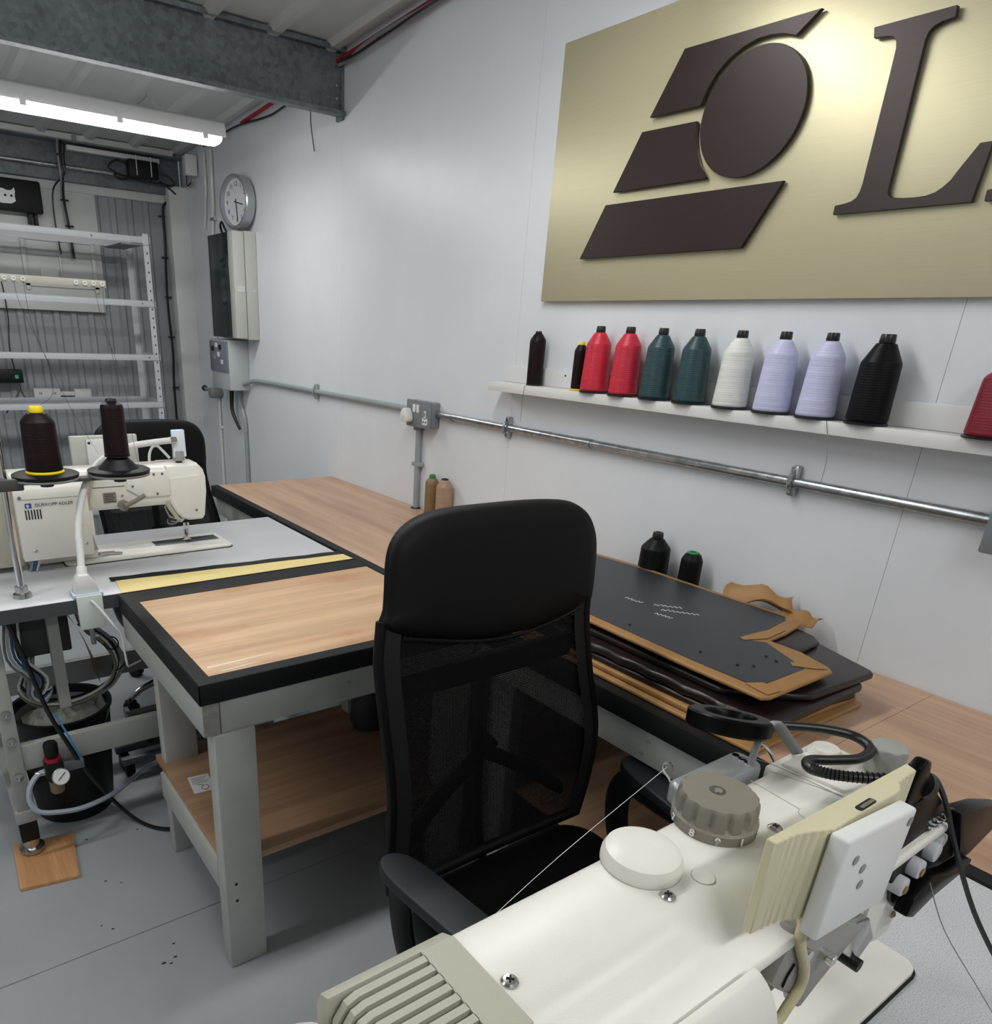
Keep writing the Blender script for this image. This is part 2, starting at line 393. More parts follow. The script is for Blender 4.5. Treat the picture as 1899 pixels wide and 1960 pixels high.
B().tube([(1.44, 5.15, 2.32), (1.36, 5.12, 2.33), (1.31, 5.12, 2.29), (1.36, 5.12, 2.26), (1.42, 5.13, 2.25), (1.37, 5.12, 2.235), (1.34, 5.12, 2.26), (1.45, 5.12, 2.245), (1.62, 5.12, 2.24)], 0.0055, 6).build('lead', M_cable, t)
B().tube([(1.59, 5.15, 2.30), (1.64, 5.12, 2.29), (1.69, 5.12, 2.25), (1.65, 5.12, 2.235), (1.6, 5.12, 2.25), (1.66, 5.14, 2.225), (1.7, 5.15, 2.2)], 0.0055, 6).build('lead', M_cable, t)
t = thing('junction_box', 'white junction box at the top of the corner column', 'box', (1.72, 5.0, 2.32))
B().box(1.70, 1.765, 4.93, 4.99, 2.28, 2.38, 0.004).build('box_body', M_trim, t)
B().box(1.698, 1.767, 4.924, 4.932, 2.278, 2.382, 0.003).build('lid', M_white, t)
for k, (dx, dz) in enumerate(((0, 0), (0.012, -0.01), (0.024, 0.01))):
    B().tube([(1.715+dx, 4.97, 2.28), (1.72+dx, 4.98, 2.23+dz), (1.735+dx*0.5, 4.96, 2.245)], 0.004, 6).build('cable', M_grey if k else M_cable, t)
t = thing('cable_bundle', 'bundle of black and white cables tied together, dropping past the eaves beam', 'cable', (1.05, 5.15, 2.2))
B().tube([(1.07, 5.13, 2.385), (1.055, 5.11, 2.32), (1.05, 5.11, 2.2), (1.06, 5.2, 2.1), (1.075, 5.22, 1.95), (1.08, 5.22, 1.80)], 0.007, 6).build('cable', M_cable, t)
B().tube([(1.05, 5.13, 2.385), (1.04, 5.11, 2.32), (1.042, 5.11, 2.2), (1.05, 5.2, 2.12), (1.06, 5.22, 1.98), (1.068, 5.22, 1.80)], 0.006, 6).build('cable', M_grey, t)
B().tube([(1.085, 5.13, 2.37), (1.07, 5.11, 2.3), (1.062, 5.11, 2.22), (1.01, 5.2, 2.15), (1.0, 5.22, 2.0), (1.01, 5.22, 1.82)], 0.0045, 6).build('cable', M_cable, t)
for p in ((1.052, 5.11, 2.31), (1.062, 5.205, 2.1), (1.075, 5.22, 1.97)):
    B().cyl((p[0]-0.022, p[1]-0.008, p[2]), (p[0]+0.022, p[1]-0.008, p[2]), 0.005, seg=6).build('cable_tie', M_cable, t)
t = thing('wall_monitor', 'black flat screen high on the far wall with a white cat face sticker', 'screen', (0.6, 5.2, 2.09))
B().box(0.30, 0.935, 5.15, 5.19, 2.01, 2.172, 0.012).build('case', M_black, t)
cat = [(0.70, 2.085), (0.70, 2.05), (0.73, 2.045), (0.775, 2.047), (0.797, 2.06), (0.795, 2.085), (0.80, 2.11), (0.797, 2.127), (0.782, 2.112), (0.76, 2.11), (0.735, 2.118), (0.715, 2.112)]
B().prism(cat, 5.1485, 5.1496, 'Y').build('sticker', M_white, t, 'white sticker in the outline of a cat face')
for xx in (0.748, 0.779):
    B().cyl((xx, 5.1485, 2.085), (xx, 5.1478, 2.085), 0.0065, seg=12).build('printed_eye', M_ink, t)
for xx in (0.86, 0.89): B().box(xx, xx+0.016, 5.19, 5.25, 1.95, 2.02).build('bracket', M_black, t)
t = thing('blanking_panel', 'white flat panel with a framed hatch behind the metal rack', 'panel', (0.9, 5.25, 1.8))
B().box(0.20, 1.245, 5.262, 5.272, 1.55, 2.155, 0.001).build('sheet', M_trim, t)
for q in ((0.80, 0.825, 1.62, 1.90), (1.185, 1.21, 1.62, 1.90), (0.80, 1.21, 1.885, 1.91), (0.80, 1.21, 1.64, 1.665), (1.0, 1.012, 1.665, 1.885)):
    B().box(q[0], q[1], 5.246, 5.262, q[2], q[3], 0.002).build('frame_bar', M_trim, t)
B().box(0.89, 0.99, 5.250, 5.262, 1.69, 1.74, 0.002).build('catch_plate', M_white, t)
B().box(0.20, 1.23, 5.235, 5.262, 1.512, 1.60, 0.003).build('ledge', M_trim, t)
t = thing('double_socket', 'white double socket low on the far wall', 'socket', (0.82, 5.25, 1.03))
B().box(0.75, 0.90, 5.235, 5.28, 0.99, 1.065, 0.003).build('face_plate', M_trim, t)
for xx in (0.78, 0.79, 0.86, 0.87): B().box(xx, xx+0.004, 5.2335, 5.235, 1.03, 1.042).build('pin_hole', M_dark, t)
t = thing('switch_plate', 'white blank plate beside the double socket on the far wall', 'socket', (1.03, 5.25, 1.03))
B().box(0.985, 1.085, 5.24, 5.28, 0.995, 1.06, 0.003).build('face_plate', M_trim, t)
B().box(0.90, 0.985, 5.25, 5.28, 1.02, 1.045, 0.002).build('trunking', M_trim, t)
t = thing('power_strip', 'black plug adapter with a green light on the far wall behind the rack', 'plug', (0.62, 5.2, 1.14))
B().box(0.50, 0.70, 5.20, 5.27, 1.10, 1.175, 0.006).build('body', M_black, t)
B().box(0.655, 0.675, 5.196, 5.2, 1.125, 1.145).build('indicator', emit('green glow', (40, 140, 90), 0.12), t, 'small green indicator')
B().tube([(0.67, 5.19, 1.10), (0.665, 5.18, 1.06), (0.61, 5.16, 0.98), (0.57, 5.16, 0.93)], 0.004, 6).build('cord', M_cable, t)
B().tube([(0.67, 5.19, 1.10), (0.675, 5.18, 1.05), (0.70, 5.16, 0.99), (0.71, 5.16, 0.94)], 0.004, 6).build('cord', M_cable, t)
B().tube([(0.66, 5.2, 1.175), (0.652, 5.21, 1.3), (0.672, 5.22, 1.45), (0.668, 5.2, 1.62), (0.655, 5.2, 1.75), (0.672, 5.2, 1.9), (0.68, 5.2, 2.0)], 0.0035, 6).build('cord', M_cable, t)
t = thing('wall_cable', 'thick black cable clipped down the corrugated far wall near the corner', 'cable', (1.63, 5.26, 1.5))
B().tube([(1.70, 5.2, 2.165), (1.665, 5.22, 2.16), (1.645, 5.25, 2.12), (1.648, 5.27, 1.95), (1.632, 5.27, 1.6), (1.64, 5.27, 1.3), (1.628, 5.27, 1.05), (1.63, 5.27, 0.7)], 0.0075, 8).build('sheath', M_cable, t)
for z in (2.08, 1.85, 1.62, 1.38, 1.06):
    B().box(1.617, 1.655, 5.255, 5.275, z, z+0.008).build('clip', M_cable, t)

# rack
t = thing('storage_rack', 'empty white bolted metal rack standing before the far wall', 'rack', (0.5, 4.78, 0))
M_rack_dim = mat('dimmed white rack paint', (184, 188, 193), 0.5)  # white paint greyed down; its colour carries the weak light back there
def angle_post(x, y, sx, sy):
    b = B(); b.box(x, x+sx*0.034, y, y+sy*0.002, 0, 1.915); b.box(x, x+sx*0.002, y, y+sy*0.034, 0, 1.915); return b
for (x_, y_, sx, sy) in ((1.35, 4.60, -1, 1), (1.35, 4.96, -1, -1), (-0.35, 4.60, 1, 1), (-0.35, 4.96, 1, -1)):
    p_ = angle_post(x_, y_, sx, sy).build('post', M_rack_dim, t)
bb = B()
for k in range(24):
    z = 0.78+k*0.047; bb.box(1.331, 1.337, 4.5985, 4.5995, z, z+0.010)
o = bb.build('bolt_holes', M_ink, t); o['kind'] = 'stuff'
for k, z in enumerate((1.867, 1.549, 1.266, 1.005, 0.4)):
    B().box(-0.35, 1.346, 4.594, 4.598, z, z+0.032, 0.001).box(-0.35, 1.346, 4.594, 4.622, z+0.030, z+0.032).build('rail', M_rack_dim, t)
    if k in (0, 3, 4): B().box(-0.35, 1.346, 4.962, 4.966, z, z+0.032).build('rail', M_rack_dim, t)
    B().box(1.351, 1.355, 4.6, 4.96, z, z+0.032).build('side_rail', M_rack_dim, t)
B().box(1.20, 1.31, 4.60, 4.96, 1.855, 1.862).build('gusset', M_galvd, t)
B().prism([(1.315, 1.86), (1.345, 1.86), (1.345, 1.90), (1.30, 1.90)], 4.5935, 4.5925, 'Y').build('corner_plate', M_rack_dim, t)
for x_, z_ in ((1.28, 1.565), (1.29, 1.282), (1.05, 1.88)): B().cyl((x_, 4.594, z_), (x_, 4.589, z_), 0.005, seg=8).build('bolt', M_galvd, t)
# ================================================================ CORNER ELECTRICS ON THE RIGHT WALL
t = thing('wall_clock', 'round silver rimmed wall clock above the electrical cabinet', 'clock', (1.76, 4.22, 2.07))
cn = Vector((-0.975, -0.22, 0)).normalized(); co = Vector((1.745, 4.225, 2.072))
M_rim = mat('silver clock rim', (176, 180, 184), 0.3, 0.7)
B().lathe([(0.118, 0), (0.127, 0.004), (0.127, 0.05), (0.121, 0.056), (0.112, 0.054), (0.110, 0.030)], co, 40, cn).build('rim', M_rim, t)
B().lathe([(0.110, 0.03), (0.110, 0.032)], co, 40, cn).build('dial', mat('clock face', (205, 208, 214), 0.4), t)
side = Vector((0, 0, 1)).cross(cn)   # to the right on the dial
cF = frame(co+cn*0.0325, side, (0, 0, 1))
for h in range(1, 13):
    a = R(90-30*h)
    text('numeral', str(h), 0.030, frame(co+cn*0.0325+side*0.083*math.cos(a)+Vector((0, 0, 0.083*math.sin(a))), side, (0, 0, 1)), M_ink, t, 0.0002)
for ang_, L_, w_ in ((-13, 0.058, 0.005), (-84, 0.085, 0.0035)):
    a = R(ang_); d = side*math.cos(a)+Vector((0, 0, math.sin(a)))
    B().tube([co+cn*0.036-d*0.015, co+cn*0.036+d*L_], w_*0.6, 4, 1).build('hand', M_ink, t)
t = thing('electrical_cabinet', 'cream electrical cabinet with smoked door below the wall clock', 'cabinet', (1.71, 4.33, 1.4))
M_cab = mat('cabinet enamel', (186, 187, 180), 0.4)
B().box(1.712, 1.779, 4.135, 4.52, 1.402, 1.935, 0.003).build('body', M_cab, t)
d_ = B().box(1.645, 1.708, 4.13, 4.20, 1.408, 1.930, 0.003).box(1.645, 1.708, 4.485, 4.515, 1.408, 1.93, 0.003).box(1.66, 1.708, 4.2, 4.485, 1.408, 1.43).box(1.66, 1.708, 4.2, 4.485, 1.91, 1.93).build('door', M_cab, t)
B().box(1.642, 1.66, 4.198, 4.488, 1.41, 1.928, 0.005).build('smoked_window', mat('smoked plastic', (30, 40, 42), 0.12), d_, 'dark smoked window of the cabinet door')
B().box(1.66, 1.70, 4.128, 4.130, 1.64, 1.67).build('lock', M_trim, d_)
B().cyl((1.755, 4.135, 1.65), (1.755, 4.131, 1.65), 0.006, seg=10).build('screw', M_trim, t)
B().tube([(1.70, 4.40, 1.93), (1.68, 4.38, 1.97), (1.67, 4.33, 1.985), (1.665, 4.28, 1.95), (1.67, 4.26, 1.93)], 0.006, 6).build('cable_loop', M_cable, t)
t = thing('consumer_unit', 'grey consumer unit with clear flap under the electrical cabinet', 'unit', (1.71, 4.45, 1.13))
B().box(1.66, 1.779, 4.31, 4.60, 1.12, 1.395, 0.004).build('body', mat('unit grey', (186, 191, 193), 0.4), t)
B().box(1.650, 1.660, 4.32, 4.59, 1.22, 1.385, 0.002).build('clear_flap', mat('clear tinted flap', (120, 128, 136), 0.15), t)
for i_, (y_, z_, c_) in enumerate(((4.40, 1.34, M_black), (4.46, 1.35, M_white), (4.52, 1.33, M_black), (4.43, 1.30, M_white), (4.50, 1.285, M_grey), (4.38, 1.26, M_white))):
    B().box(1.645, 1.650, y_, y_+0.03, z_, z_+0.025, 0.001).build('breaker', c_, t)
t = thing('isolator_knob', 'round grey rotary isolator with side arm below the consumer unit', 'switch', (1.74, 4.78, 1.07))
B().cyl((1.779, 4.78, 1.07), (1.70, 4.78, 1.07), 0.032, seg=24, bev=0.004).build('knob', M_grey, t)
B().tube([(1.73, 4.82, 1.075), (1.73, 4.95, 1.085)], 0.011, 10, 1).build('arm', M_grey, t)
B().lathe([(0.018, 0), (0.018, 0.012)], (1.73, 4.945, 1.085), 14, (0, 1, 0)).build('end_cap', M_black, t)
tag(B().tube([(1.765, 4.80, 1.05), (1.765, 4.80, 0.2)], 0.010, 8, 1).box(1.752, 1.779, 4.785, 4.815, 0.845, 0.865).build('drop_conduit', M_trim), 'white drop conduit under the rotary isolator', 'conduit')
tag(B().tube([(1.74, 4.50, 1.12), (1.735, 4.50, 1.0), (1.745, 4.47, 0.93), (1.76, 4.45, 0.88)], lambda u: 0.014-0.006*u, 8).build('black_sleeve', M_cable), 'curved black cable sleeve hanging from the consumer unit', 'cable')
t = thing('bent_conduit', 'grey conduit bent down from the consumer unit behind the bench', 'conduit', (1.765, 4.38, 0.2))
B().tube([(1.76, 4.43, 1.12), (1.76, 4.43, 1.04), (1.765, 4.40, 0.99), (1.765, 4.375, 0.93), (1.765, 4.37, 0.8), (1.765, 4.37, 0.2)], 0.012, 8).build('tube', M_pipep, t)
t = thing('wall_conduit', 'horizontal steel conduit running along the white wall to the socket', 'conduit', (1.765, 2.0, 1.185))
B().tube([(1.764, 2.40, 1.186), (1.764, -0.8, 1.178)], 0.0125, 14, 1).build('tube', M_pipe, t)
B().tube([(1.74, 4.31, 1.155), (1.75, 4.25, 1.17), (1.764, 4.12, 1.185), (1.764, 3.4, 1.187), (1.764, 2.57, 1.187)], 0.0115, 12).build('tube', M_pipep, t, 'painted grey stretch of conduit')
for y_ in (3.435, 1.985, 0.938):
    c_ = B().box(1.760, 1.779, y_-0.010, y_+0.010, 1.150, 1.222, 0.004).tube([(1.768, y_, 1.168), (1.750, y_, 1.170), (1.746, y_, 1.186), (1.750, y_, 1.202), (1.768, y_, 1.204)], 0.005, 6, 3).build('saddle_clip', M_pipe if y_ < 3 else M_pipep, t)
    for z_ in (1.160, 1.212): B().cyl((1.760, y_, z_), (1.756, y_, z_), 0.004, seg=8).build('screw', M_steel, c_)
for y_ in (1.62, 2.33): B().tube([(1.764, y_-0.03, 1.184), (1.764, y_+0.03, 1.184)], 0.0145, 14, 1).build('coupler', M_pipe, t)
t = thing('wall_socket', 'grey metal double socket with a white plug on the white wall', 'socket', (1.76, 2.49, 1.18))
M_sock = mat('grey metal clad', (122, 127, 130), 0.4)
B().box(1.737, 1.779, 2.405, 2.565, 1.130, 1.228, 0.006).build('back_box', M_sock, t)
B().box(1.728, 1.737, 2.402, 2.568, 1.127, 1.231, 0.005).build('face_plate', M_sock, t)
for y_ in (2.475, 2.50): B().box(1.723, 1.728, y_, y_+0.017, 1.185, 1.215, 0.002).build('rocker_switch', M_white, t)
ins = B().box(1.7265, 1.728, 2.418, 2.452, 1.142, 1.168).box(1.7265, 1.728, 2.429, 2.441, 1.165, 1.195).build('socket_insert', M_white, t)
for q in ((2.424, 2.430, 1.150, 1.156), (2.441, 2.447, 1.150, 1.156), (2.433, 2.437, 1.175, 1.187)): B().box(1.7255, 1.7266, *q).build('pin_hole', M_dark, ins)
pl = [(2.515, 1.150), (2.525, 1.145), (2.555, 1.145), (2.568, 1.152), (2.570, 1.168), (2.555, 1.195), (2.542, 1.200), (2.530, 1.195), (2.515, 1.170)]
B().prism(pl, 1.695, 1.728, 'X', 0.006).build('plug', M_white, t)
t = thing('socket_drop', 'grey vertical conduit from the wall socket down to the bench', 'conduit', (1.765, 2.525, 0.79))
B().tube([(1.764, 2.525, 1.132), (1.764, 2.525, 0.793)], 0.0125, 12, 1).build('tube', M_pipep, t)
B().lathe([(0.022, 0), (0.020, 0.02)], (1.764, 2.525, 1.112), 14).build('gland', M_sock, t)
B().box(1.752, 1.779, 2.497, 2.553, 0.965, 0.982, 0.004).build('saddle_clip', M_pipep, t)
B().lathe([(0.022, 0), (0.020, 0.003)], (1.764, 2.525, 0.7905), 14).build('hole_collar', M_dark, t)
t = thing('junction_socket', 'grey metal box on the conduit at the right edge of view', 'socket', (1.76, 0.42, 1.18))
B().box(1.735, 1.779, 0.36, 0.515, 1.125, 1.225, 0.006).build('back_box', M_sock, t)
B().box(1.727, 1.735, 0.357, 0.518, 1.122, 1.228, 0.005).build('face_plate', M_sock, t)
# loose wires under the roof
def wire(name, label, pts, r, m, cat='cable'):
    return tag(B().tube(pts, r, 6, 4).build(name, m), label, cat)
wire('roof_cable', 'black cable sagging along the top of the white wall beyond the beam', [(1.76, 3.28, 2.45), (1.76, 3.45, 2.44), (1.75, 3.75, 2.40), (1.76, 3.95, 2.405), (1.75, 4.3, 2.42), (1.75, 4.75, 2.40)], 0.005, M_cable)
wire('red_pipe', 'red cable along the roof edge above the white wall', [(1.755, 2.2, 2.515), (1.755, 3.1, 2.477), (1.755, 3.7, 2.45), (1.755, 4.2, 2.425)], 0.009, M_red)
wire('roof_lead', 'pale cables clipped along the roof edge in front of the beam', [(1.76, 1.9, 2.50), (1.745, 2.5, 2.49), (1.74, 2.9, 2.477), (1.755, 3.1, 2.46), (1.75, 3.17, 2.455)], 0.006, M_grey)
wire('roof_lead_black', 'black cable twisted along the roof edge in front of the beam', [(1.74, 1.9, 2.485), (1.73, 2.4, 2.485), (1.735, 2.8, 2.465), (1.73, 3.02, 2.45), (1.745, 3.15, 2.465)], 0.0045, M_cable)
wire('loose_wire', 'thin stray wire hanging down the white wall under the beam', [(1.77, 3.46, 2.36), (1.765, 3.45, 2.30), (1.77, 3.43, 2.20)], 0.0022, M_cable, 'wire')
t = thing('riser_conduit', 'pale grey conduit rising up the corner behind the clock', 'conduit', (1.765, 4.72, 1.5))
B().tube([(1.765, 4.80, 1.10), (1.765, 4.74, 1.9), (1.765, 4.70, 2.1), (1.765, 4.69, 2.38)], 0.010, 8, 2).build('tube', M_trim, t)
B().tube([(1.765, 4.86, 2.0), (1.765, 4.80, 2.2), (1.765, 4.80, 2.38)], 0.008, 8, 2).build('tube', M_trim, t)
B().box(1.753, 1.779, 4.67, 4.73, 2.03, 2.045).build('clip', M_steel, t)

# ================================================================ SIGN
m, nt, b_ = newmat('brushed champagne metal'); MATS[m.name] = m
v = coords(nt, (1, 1.2, 160)); n_ = noise(nt, v, 6, 4, 0.6)
nt.links.new(ramp(nt, n_, [(0.3, lin((198, 191, 156))), (0.7, lin((206, 199, 166)))]), b_.inputs['Base Color'])
b_.inputs['Metallic'].default_value = 0.5; b_.inputs['Roughness'].default_value = 0.44
bump(nt, b_, n_, 0.05, 0.0004); M_sign = m
m, nt, b_ = newmat('dark bronze sign face'); v = coords(nt, (1, 1.2, 160)); n_ = noise(nt, v, 6, 4, 0.6)
nt.links.new(ramp(nt, n_, [(0.3, lin((44, 33, 31))), (0.7, lin((51, 39, 37)))]), b_.inputs['Base Color'])
b_.inputs['Metallic'].default_value = 0.35; b_.inputs['Roughness'].default_value = 0.42; M_bronze = m
t = thing('wall_sign', 'large brushed gold sign with raised dark brown logo and letter L', 'sign', (1.77, 1.0, 1.585))
B().box(1.760, 1.7785, 0.20, 1.875, 1.585, 2.243, 0.0008).build('plate', M_sign, t)
LG = {
 'top': [(1.443, 2.135), (1.104, 2.130), (1.152, 2.095), (1.181, 2.105), (1.213, 2.110), (1.245, 2.110), (1.279, 2.102), (1.312, 2.087), (1.339, 2.065), (1.358, 2.038), (1.370, 2.008), (1.522, 2.009)],
 'mid': [(1.541, 1.981), (1.374, 1.978), (1.371, 1.948), (1.362, 1.917), (1.345, 1.885), (1.320, 1.855), (1.322, 1.852), (1.616, 1.853)],
 'bot': [(1.637, 1.825), (1.112, 1.825), (1.189, 1.695), (1.713, 1.695)]}
for k in ('top', 'mid', 'bot'): B().prism(LG[k], 1.745, 1.756, 'X', 0.0008, 1).build('logo_bar', M_bronze, t)
cy_, cz_ = 1.2295, 1.9705
B().prism([(cy_+0.1315*math.cos(2*math.pi*i/56), cz_+0.126*math.sin(2*math.pi*i/56)) for i in range(56)], 1.745, 1.756, 'X', 0.0008, 1).build('logo_disc', M_bronze, t)
Lp = [(0.984, 2.070), (0.837, 2.069), (0.835, 2.051), (0.858, 2.049), (0.869, 2.045), (0.876, 2.038), (0.879, 2.027), (0.879, 1.991), (0.878, 1.874), (0.878, 1.799), (0.878, 1.782), (0.875, 1.773), (0.868, 1.768), (0.845, 1.765), (0.822, 1.764), (0.803, 1.765), (0.788, 1.769), (0.777, 1.776), (0.766, 1.787), (0.757, 1.803), (0.733, 1.842), (0.712, 1.842), (0.719, 1.746), (0.981, 1.747), (0.981, 1.764), (0.962, 1.766), (0.948, 1.769), (0.939, 1.775), (0.935, 1.785), (0.933, 1.799), (0.931, 1.986), (0.931, 2.025), (0.934, 2.037), (0.941, 2.045), (0.953, 2.049), (0.980, 2.052)]
B().prism(Lp, 1.745, 1.756, 'X', 0.0006, 1).build('letter', M_bronze, t, 'raised serif letter L')
B().prism([(0.699, 1.7635), (0.690, 1.7645), (0.650, 1.765), (0.652, 1.746), (0.698, 1.7455)], 1.745, 1.756, 'X', 0.0006, 1).build('letter', M_bronze, t, 'foot of the next raised letter')
for y_, z_ in ((1.2, 1.98), (1.45, 1.92), (1.4, 1.76), (0.905, 1.9), (0.8, 1.755), (0.675, 1.755), (1.25, 2.12)):
    B().cyl((1.755, y_, z_), (1.761, y_, z_), 0.006, seg=8).build('stand_off', M_steel, t)

# ================================================================ SHELF AND CONES
t = thing('thread_shelf', 'narrow white wall shelf carrying the row of thread cones', 'shelf', (1.74, 0.6, 1.31))
M_shelf = mat('white shelf laminate', (222, 222, 220), 0.35)
B().box(1.700, 1.7785, -0.8, 2.03, 1.307, 1.335, 0.0012).build('board', M_shelf, t)
B().box(1.770, 1.779, -0.8, 2.03, 1.3355, 1.388, 0.001).build('back_lip', M_shelf, t)
for y_ in (1.74, 0.4): B().cyl((1.771, y_, 1.372), (1.7685, y_, 1.372), 0.003, seg=8).build('screw', M_dark, t)

def cone(x, y, z, h, rb, rs, col, cap, base, label, group=None, capr=0.014, tilt=0.0, name='thread_cone', neck=0.02, sh=0.70, caph=0.018, baseh=0.006, cup=False):
    t = thing(name, label, 'thread cone', (x, y, z), 0, group)
    m = thread('thread %d %d %d' % col, col)
    zs = z+baseh
    prof = [(rb*0.96, 0), (rb, 0.004), (rs*1.02, h*sh-0.006), (rs, h*sh), (rs*0.93, h*sh+0.005), (capr*1.35, h-caph-0.002), (capr*1.1, h-caph)]
    B().lathe([(r, k) for r, k in prof], (x, y, zs), 32).build('thread_winding', m, t, ang=18)
    B().lathe([(capr*1.02, 0), (capr*1.08, 0.003), (capr, caph-0.004+baseh*0), (capr*0.92, caph-0.001), (capr*0.55, caph-0.001), (capr*0.5, caph-0.006)], (x, y, z+h-caph+baseh), 24).build('cap', cap, t)
    B().lathe([(rb*1.04, 0), (rb*1.05, 0.003), (rb*0.95, baseh)], (x, y, z), 28).build('base_ring', base, t)
    return t
M_capb = mat('black cap', (22, 22, 23), 0.35); M_capg = mat('green cap', (20, 128, 66), 0.4); M_capy = mat('yellow cap', (240, 214, 20), 0.4)
SX, SZ = 1.7265, 1.336
cone(1.742, 1.850, SZ, 0.160, 0.025, 0.025, (24, 12, 15), M_capb, M_capb, 'slim dark brown thread cone at left end of the wall shelf', capr=0.010, sh=0.82, caph=0.008, baseh=0.003)
cone(1.745, 1.662, SZ, 0.134, 0.0195, 0.019, (28, 15, 11), M_capy, M_capy, 'small dark brown thread cone with yellow cap on the wall shelf', capr=0.009, sh=0.80, caph=0.010, baseh=0.004)
row = [(1.577, (196, 34, 58), 'bright red thread cone beside the small yellow-capped one', 0.176),
       (1.468, (196, 34, 58), 'bright red thread cone next to the first green one', 0.176),
       (1.357, (34, 66, 70), 'dark green thread cone next to the red ones', 0.175),
       (1.245, (34, 66, 70), 'dark green thread cone next to the white one', 0.175),
       (1.125, (222, 223, 218), 'off white thread cone on the wall shelf', 0.174),
       (1.014, (196, 199, 230), 'pale lilac thread cone beside the white one', 0.174),
       (0.906, (196, 199, 230), 'pale lilac thread cone beside the black one', 0.174)]
for y_, c_, l_, h_ in row:
    cone(SX, y_, SZ, h_, 0.0405, 0.0345, c_, M_capb, M_capb, l_, 'thread cones on the wall shelf', capr=0.0125, sh=0.72)
cone(SX, 0.792, SZ, 0.174, 0.041, 0.038, (7, 7, 10), M_capb, M_capb, 'large black thread cone at the right of the row on the wall shelf', 'thread cones on the wall shelf', capr=0.0145, sh=0.68)
cone(1.721, 0.556, SZ, 0.140, 0.046, 0.041, (128, 14, 40), M_capg, M_capb, 'crimson thread cone with green cap at the right edge', capr=0.0135, sh=0.72, caph=0.014)
cone(1.725, 0.452, SZ, 0.150, 0.042, 0.038, (7, 7, 10), M_capb, M_capb, 'black thread cone partly hidden behind the crimson one', capr=0.0135, sh=0.72)
cone(1.748, 2.392, 0.79, 0.163, 0.029, 0.0275, (134, 106, 74), M_capg, M_capg, 'olive brown thread cone with green cap on the bench', capr=0.0125, sh=0.80, caph=0.014, baseh=0.003)
cone(1.742, 2.300, 0.79, 0.163, 0.034, 0.0325, (166, 136, 112), M_capb, M_capb, 'beige thread cone with black cap on the bench', capr=0.0135, sh=0.80, caph=0.006, baseh=0.003)
cone(1.722, 1.262, 0.79, 0.192, 0.044, 0.040, (9, 10, 11), M_capb, M_capb, 'large black thread cone on the bench behind the leather pile', capr=0.0145, sh=0.76)
cone(1.722, 1.140, 0.79, 0.166, 0.030, 0.028, (9, 10, 11), M_capg, M_capb, 'smaller black thread cone with green rim behind the leather pile', capr=0.0155, sh=0.86, caph=0.006)
wire('loose_thread', 'fine pale thread hanging below the wall shelf under the black cone', [(1.699, 0.862, 1.336), (1.698, 0.85, 1.30), (1.70, 0.84, 1.25), (1.702, 0.842, 1.20)], 0.0007, M_grey, 'thread')
wire('loose_thread', 'dark thread hanging below the slim brown cone on the wall shelf', [(1.699, 1.846, 1.336), (1.698, 1.85, 1.30), (1.71, 1.862, 1.22)], 0.0006, M_cable, 'thread')
# ================================================================ BENCH AND TABLES
t = thing('workbench', 'long plywood workbench with black taped edge along the white wall', 'workbench', (1.47, 1.3, 0))
for a, c in ((-1.2, 0.52), (0.52, 3.30)):
    B().box(1.155, 1.777, a+0.0005, c-0.0005, 0.768, 0.790).build('worktop', M_wood, t)
B().box(1.152, 1.184, -1.2, 3.302, 0.7902, 0.7912).box(1.1505, 1.1545, -1.2, 3.302, 0.745, 0.7912, 0.001).build('edge_tape', M_blackf, t)
B().box(1.165, 1.210, -1.15, 3.285, 0.664, 0.767, 0.002).build('apron', M_frame, t)
B().box(1.211, 1.776, 3.245, 3.285, 0.664, 0.767, 0.002).build('apron', M_frame, t)
for y_ in (3.19, 2.10, 1.25, -1.05):
    B().box(1.211, 1.256, y_, y_+0.095, 0, 0.767, 0.003).build('leg', M_frame, t)
B().box(1.70, 1.775, 3.15, 3.24, 0, 0.767, 0.003).build('leg', M_frame, t)
B().box(1.26, 1.776, -1.1, 3.14, 0.285, 0.303).build('lower_shelf', M_ply, t)
for k, (y_, z_) in enumerate(((0.79, 0.715), (0.80, 0.682), (1.6, 0.70))):
    B().prism([(y_-0.006, z_), (y_, z_+0.006), (y_+0.009, z_+0.002), (y_+0.004, z_-0.005)], 1.1642, 1.1652, 'X').build('knot_hole', M_end, t)

t = thing('side_table', 'grey timber side table with wood top edged in black tape', 'table', (0.78, 1.65, 0))
B().box(0.416, 1.149, 1.348, 1.985, 0.768, 0.790).build('tabletop', M_woodx, t)
B().box(0.412, 1.151, 1.344, 1.381, 0.7902, 0.7912).box(0.412, 1.149, 1.344, 1.3476, 0.744, 0.7912, 0.001).build('edge_tape', M_blackf, t, 'black tape along front edge')
B().box(0.412, 0.447, 1.381, 1.985, 0.7902, 0.7912).box(0.412, 0.4155, 1.344, 1.985, 0.744, 0.7912, 0.001).build('edge_tape', M_blackf, t, 'black tape along left edge')
B().box(0.447, 1.151, 1.905, 1.985, 0.7902, 0.7912).build('edge_tape', M_blackf, t, 'black tape along back edge')
for q in ((0.48, 0.62, 1.425, 0.0026), (0.50, 0.57, 1.395, 0.0016)):
    B().prism([(q[0]-0.02, q[2]-q[3]), (q[1], q[2]-q[3]*0.2+0.006), (q[1]+0.01, q[2]+0.007), (q[1]-0.03, q[2]+q[3]+0.005), (q[0]-0.02, q[2]+q[3])], 0.7900, 0.7904, 'Z').build('scratch', M_paper, t, 'pale scratch on the wood')
B().box(0.456, 1.149, 1.350, 1.392, 0.664, 0.767, 0.003).build('apron', M_frame, t)
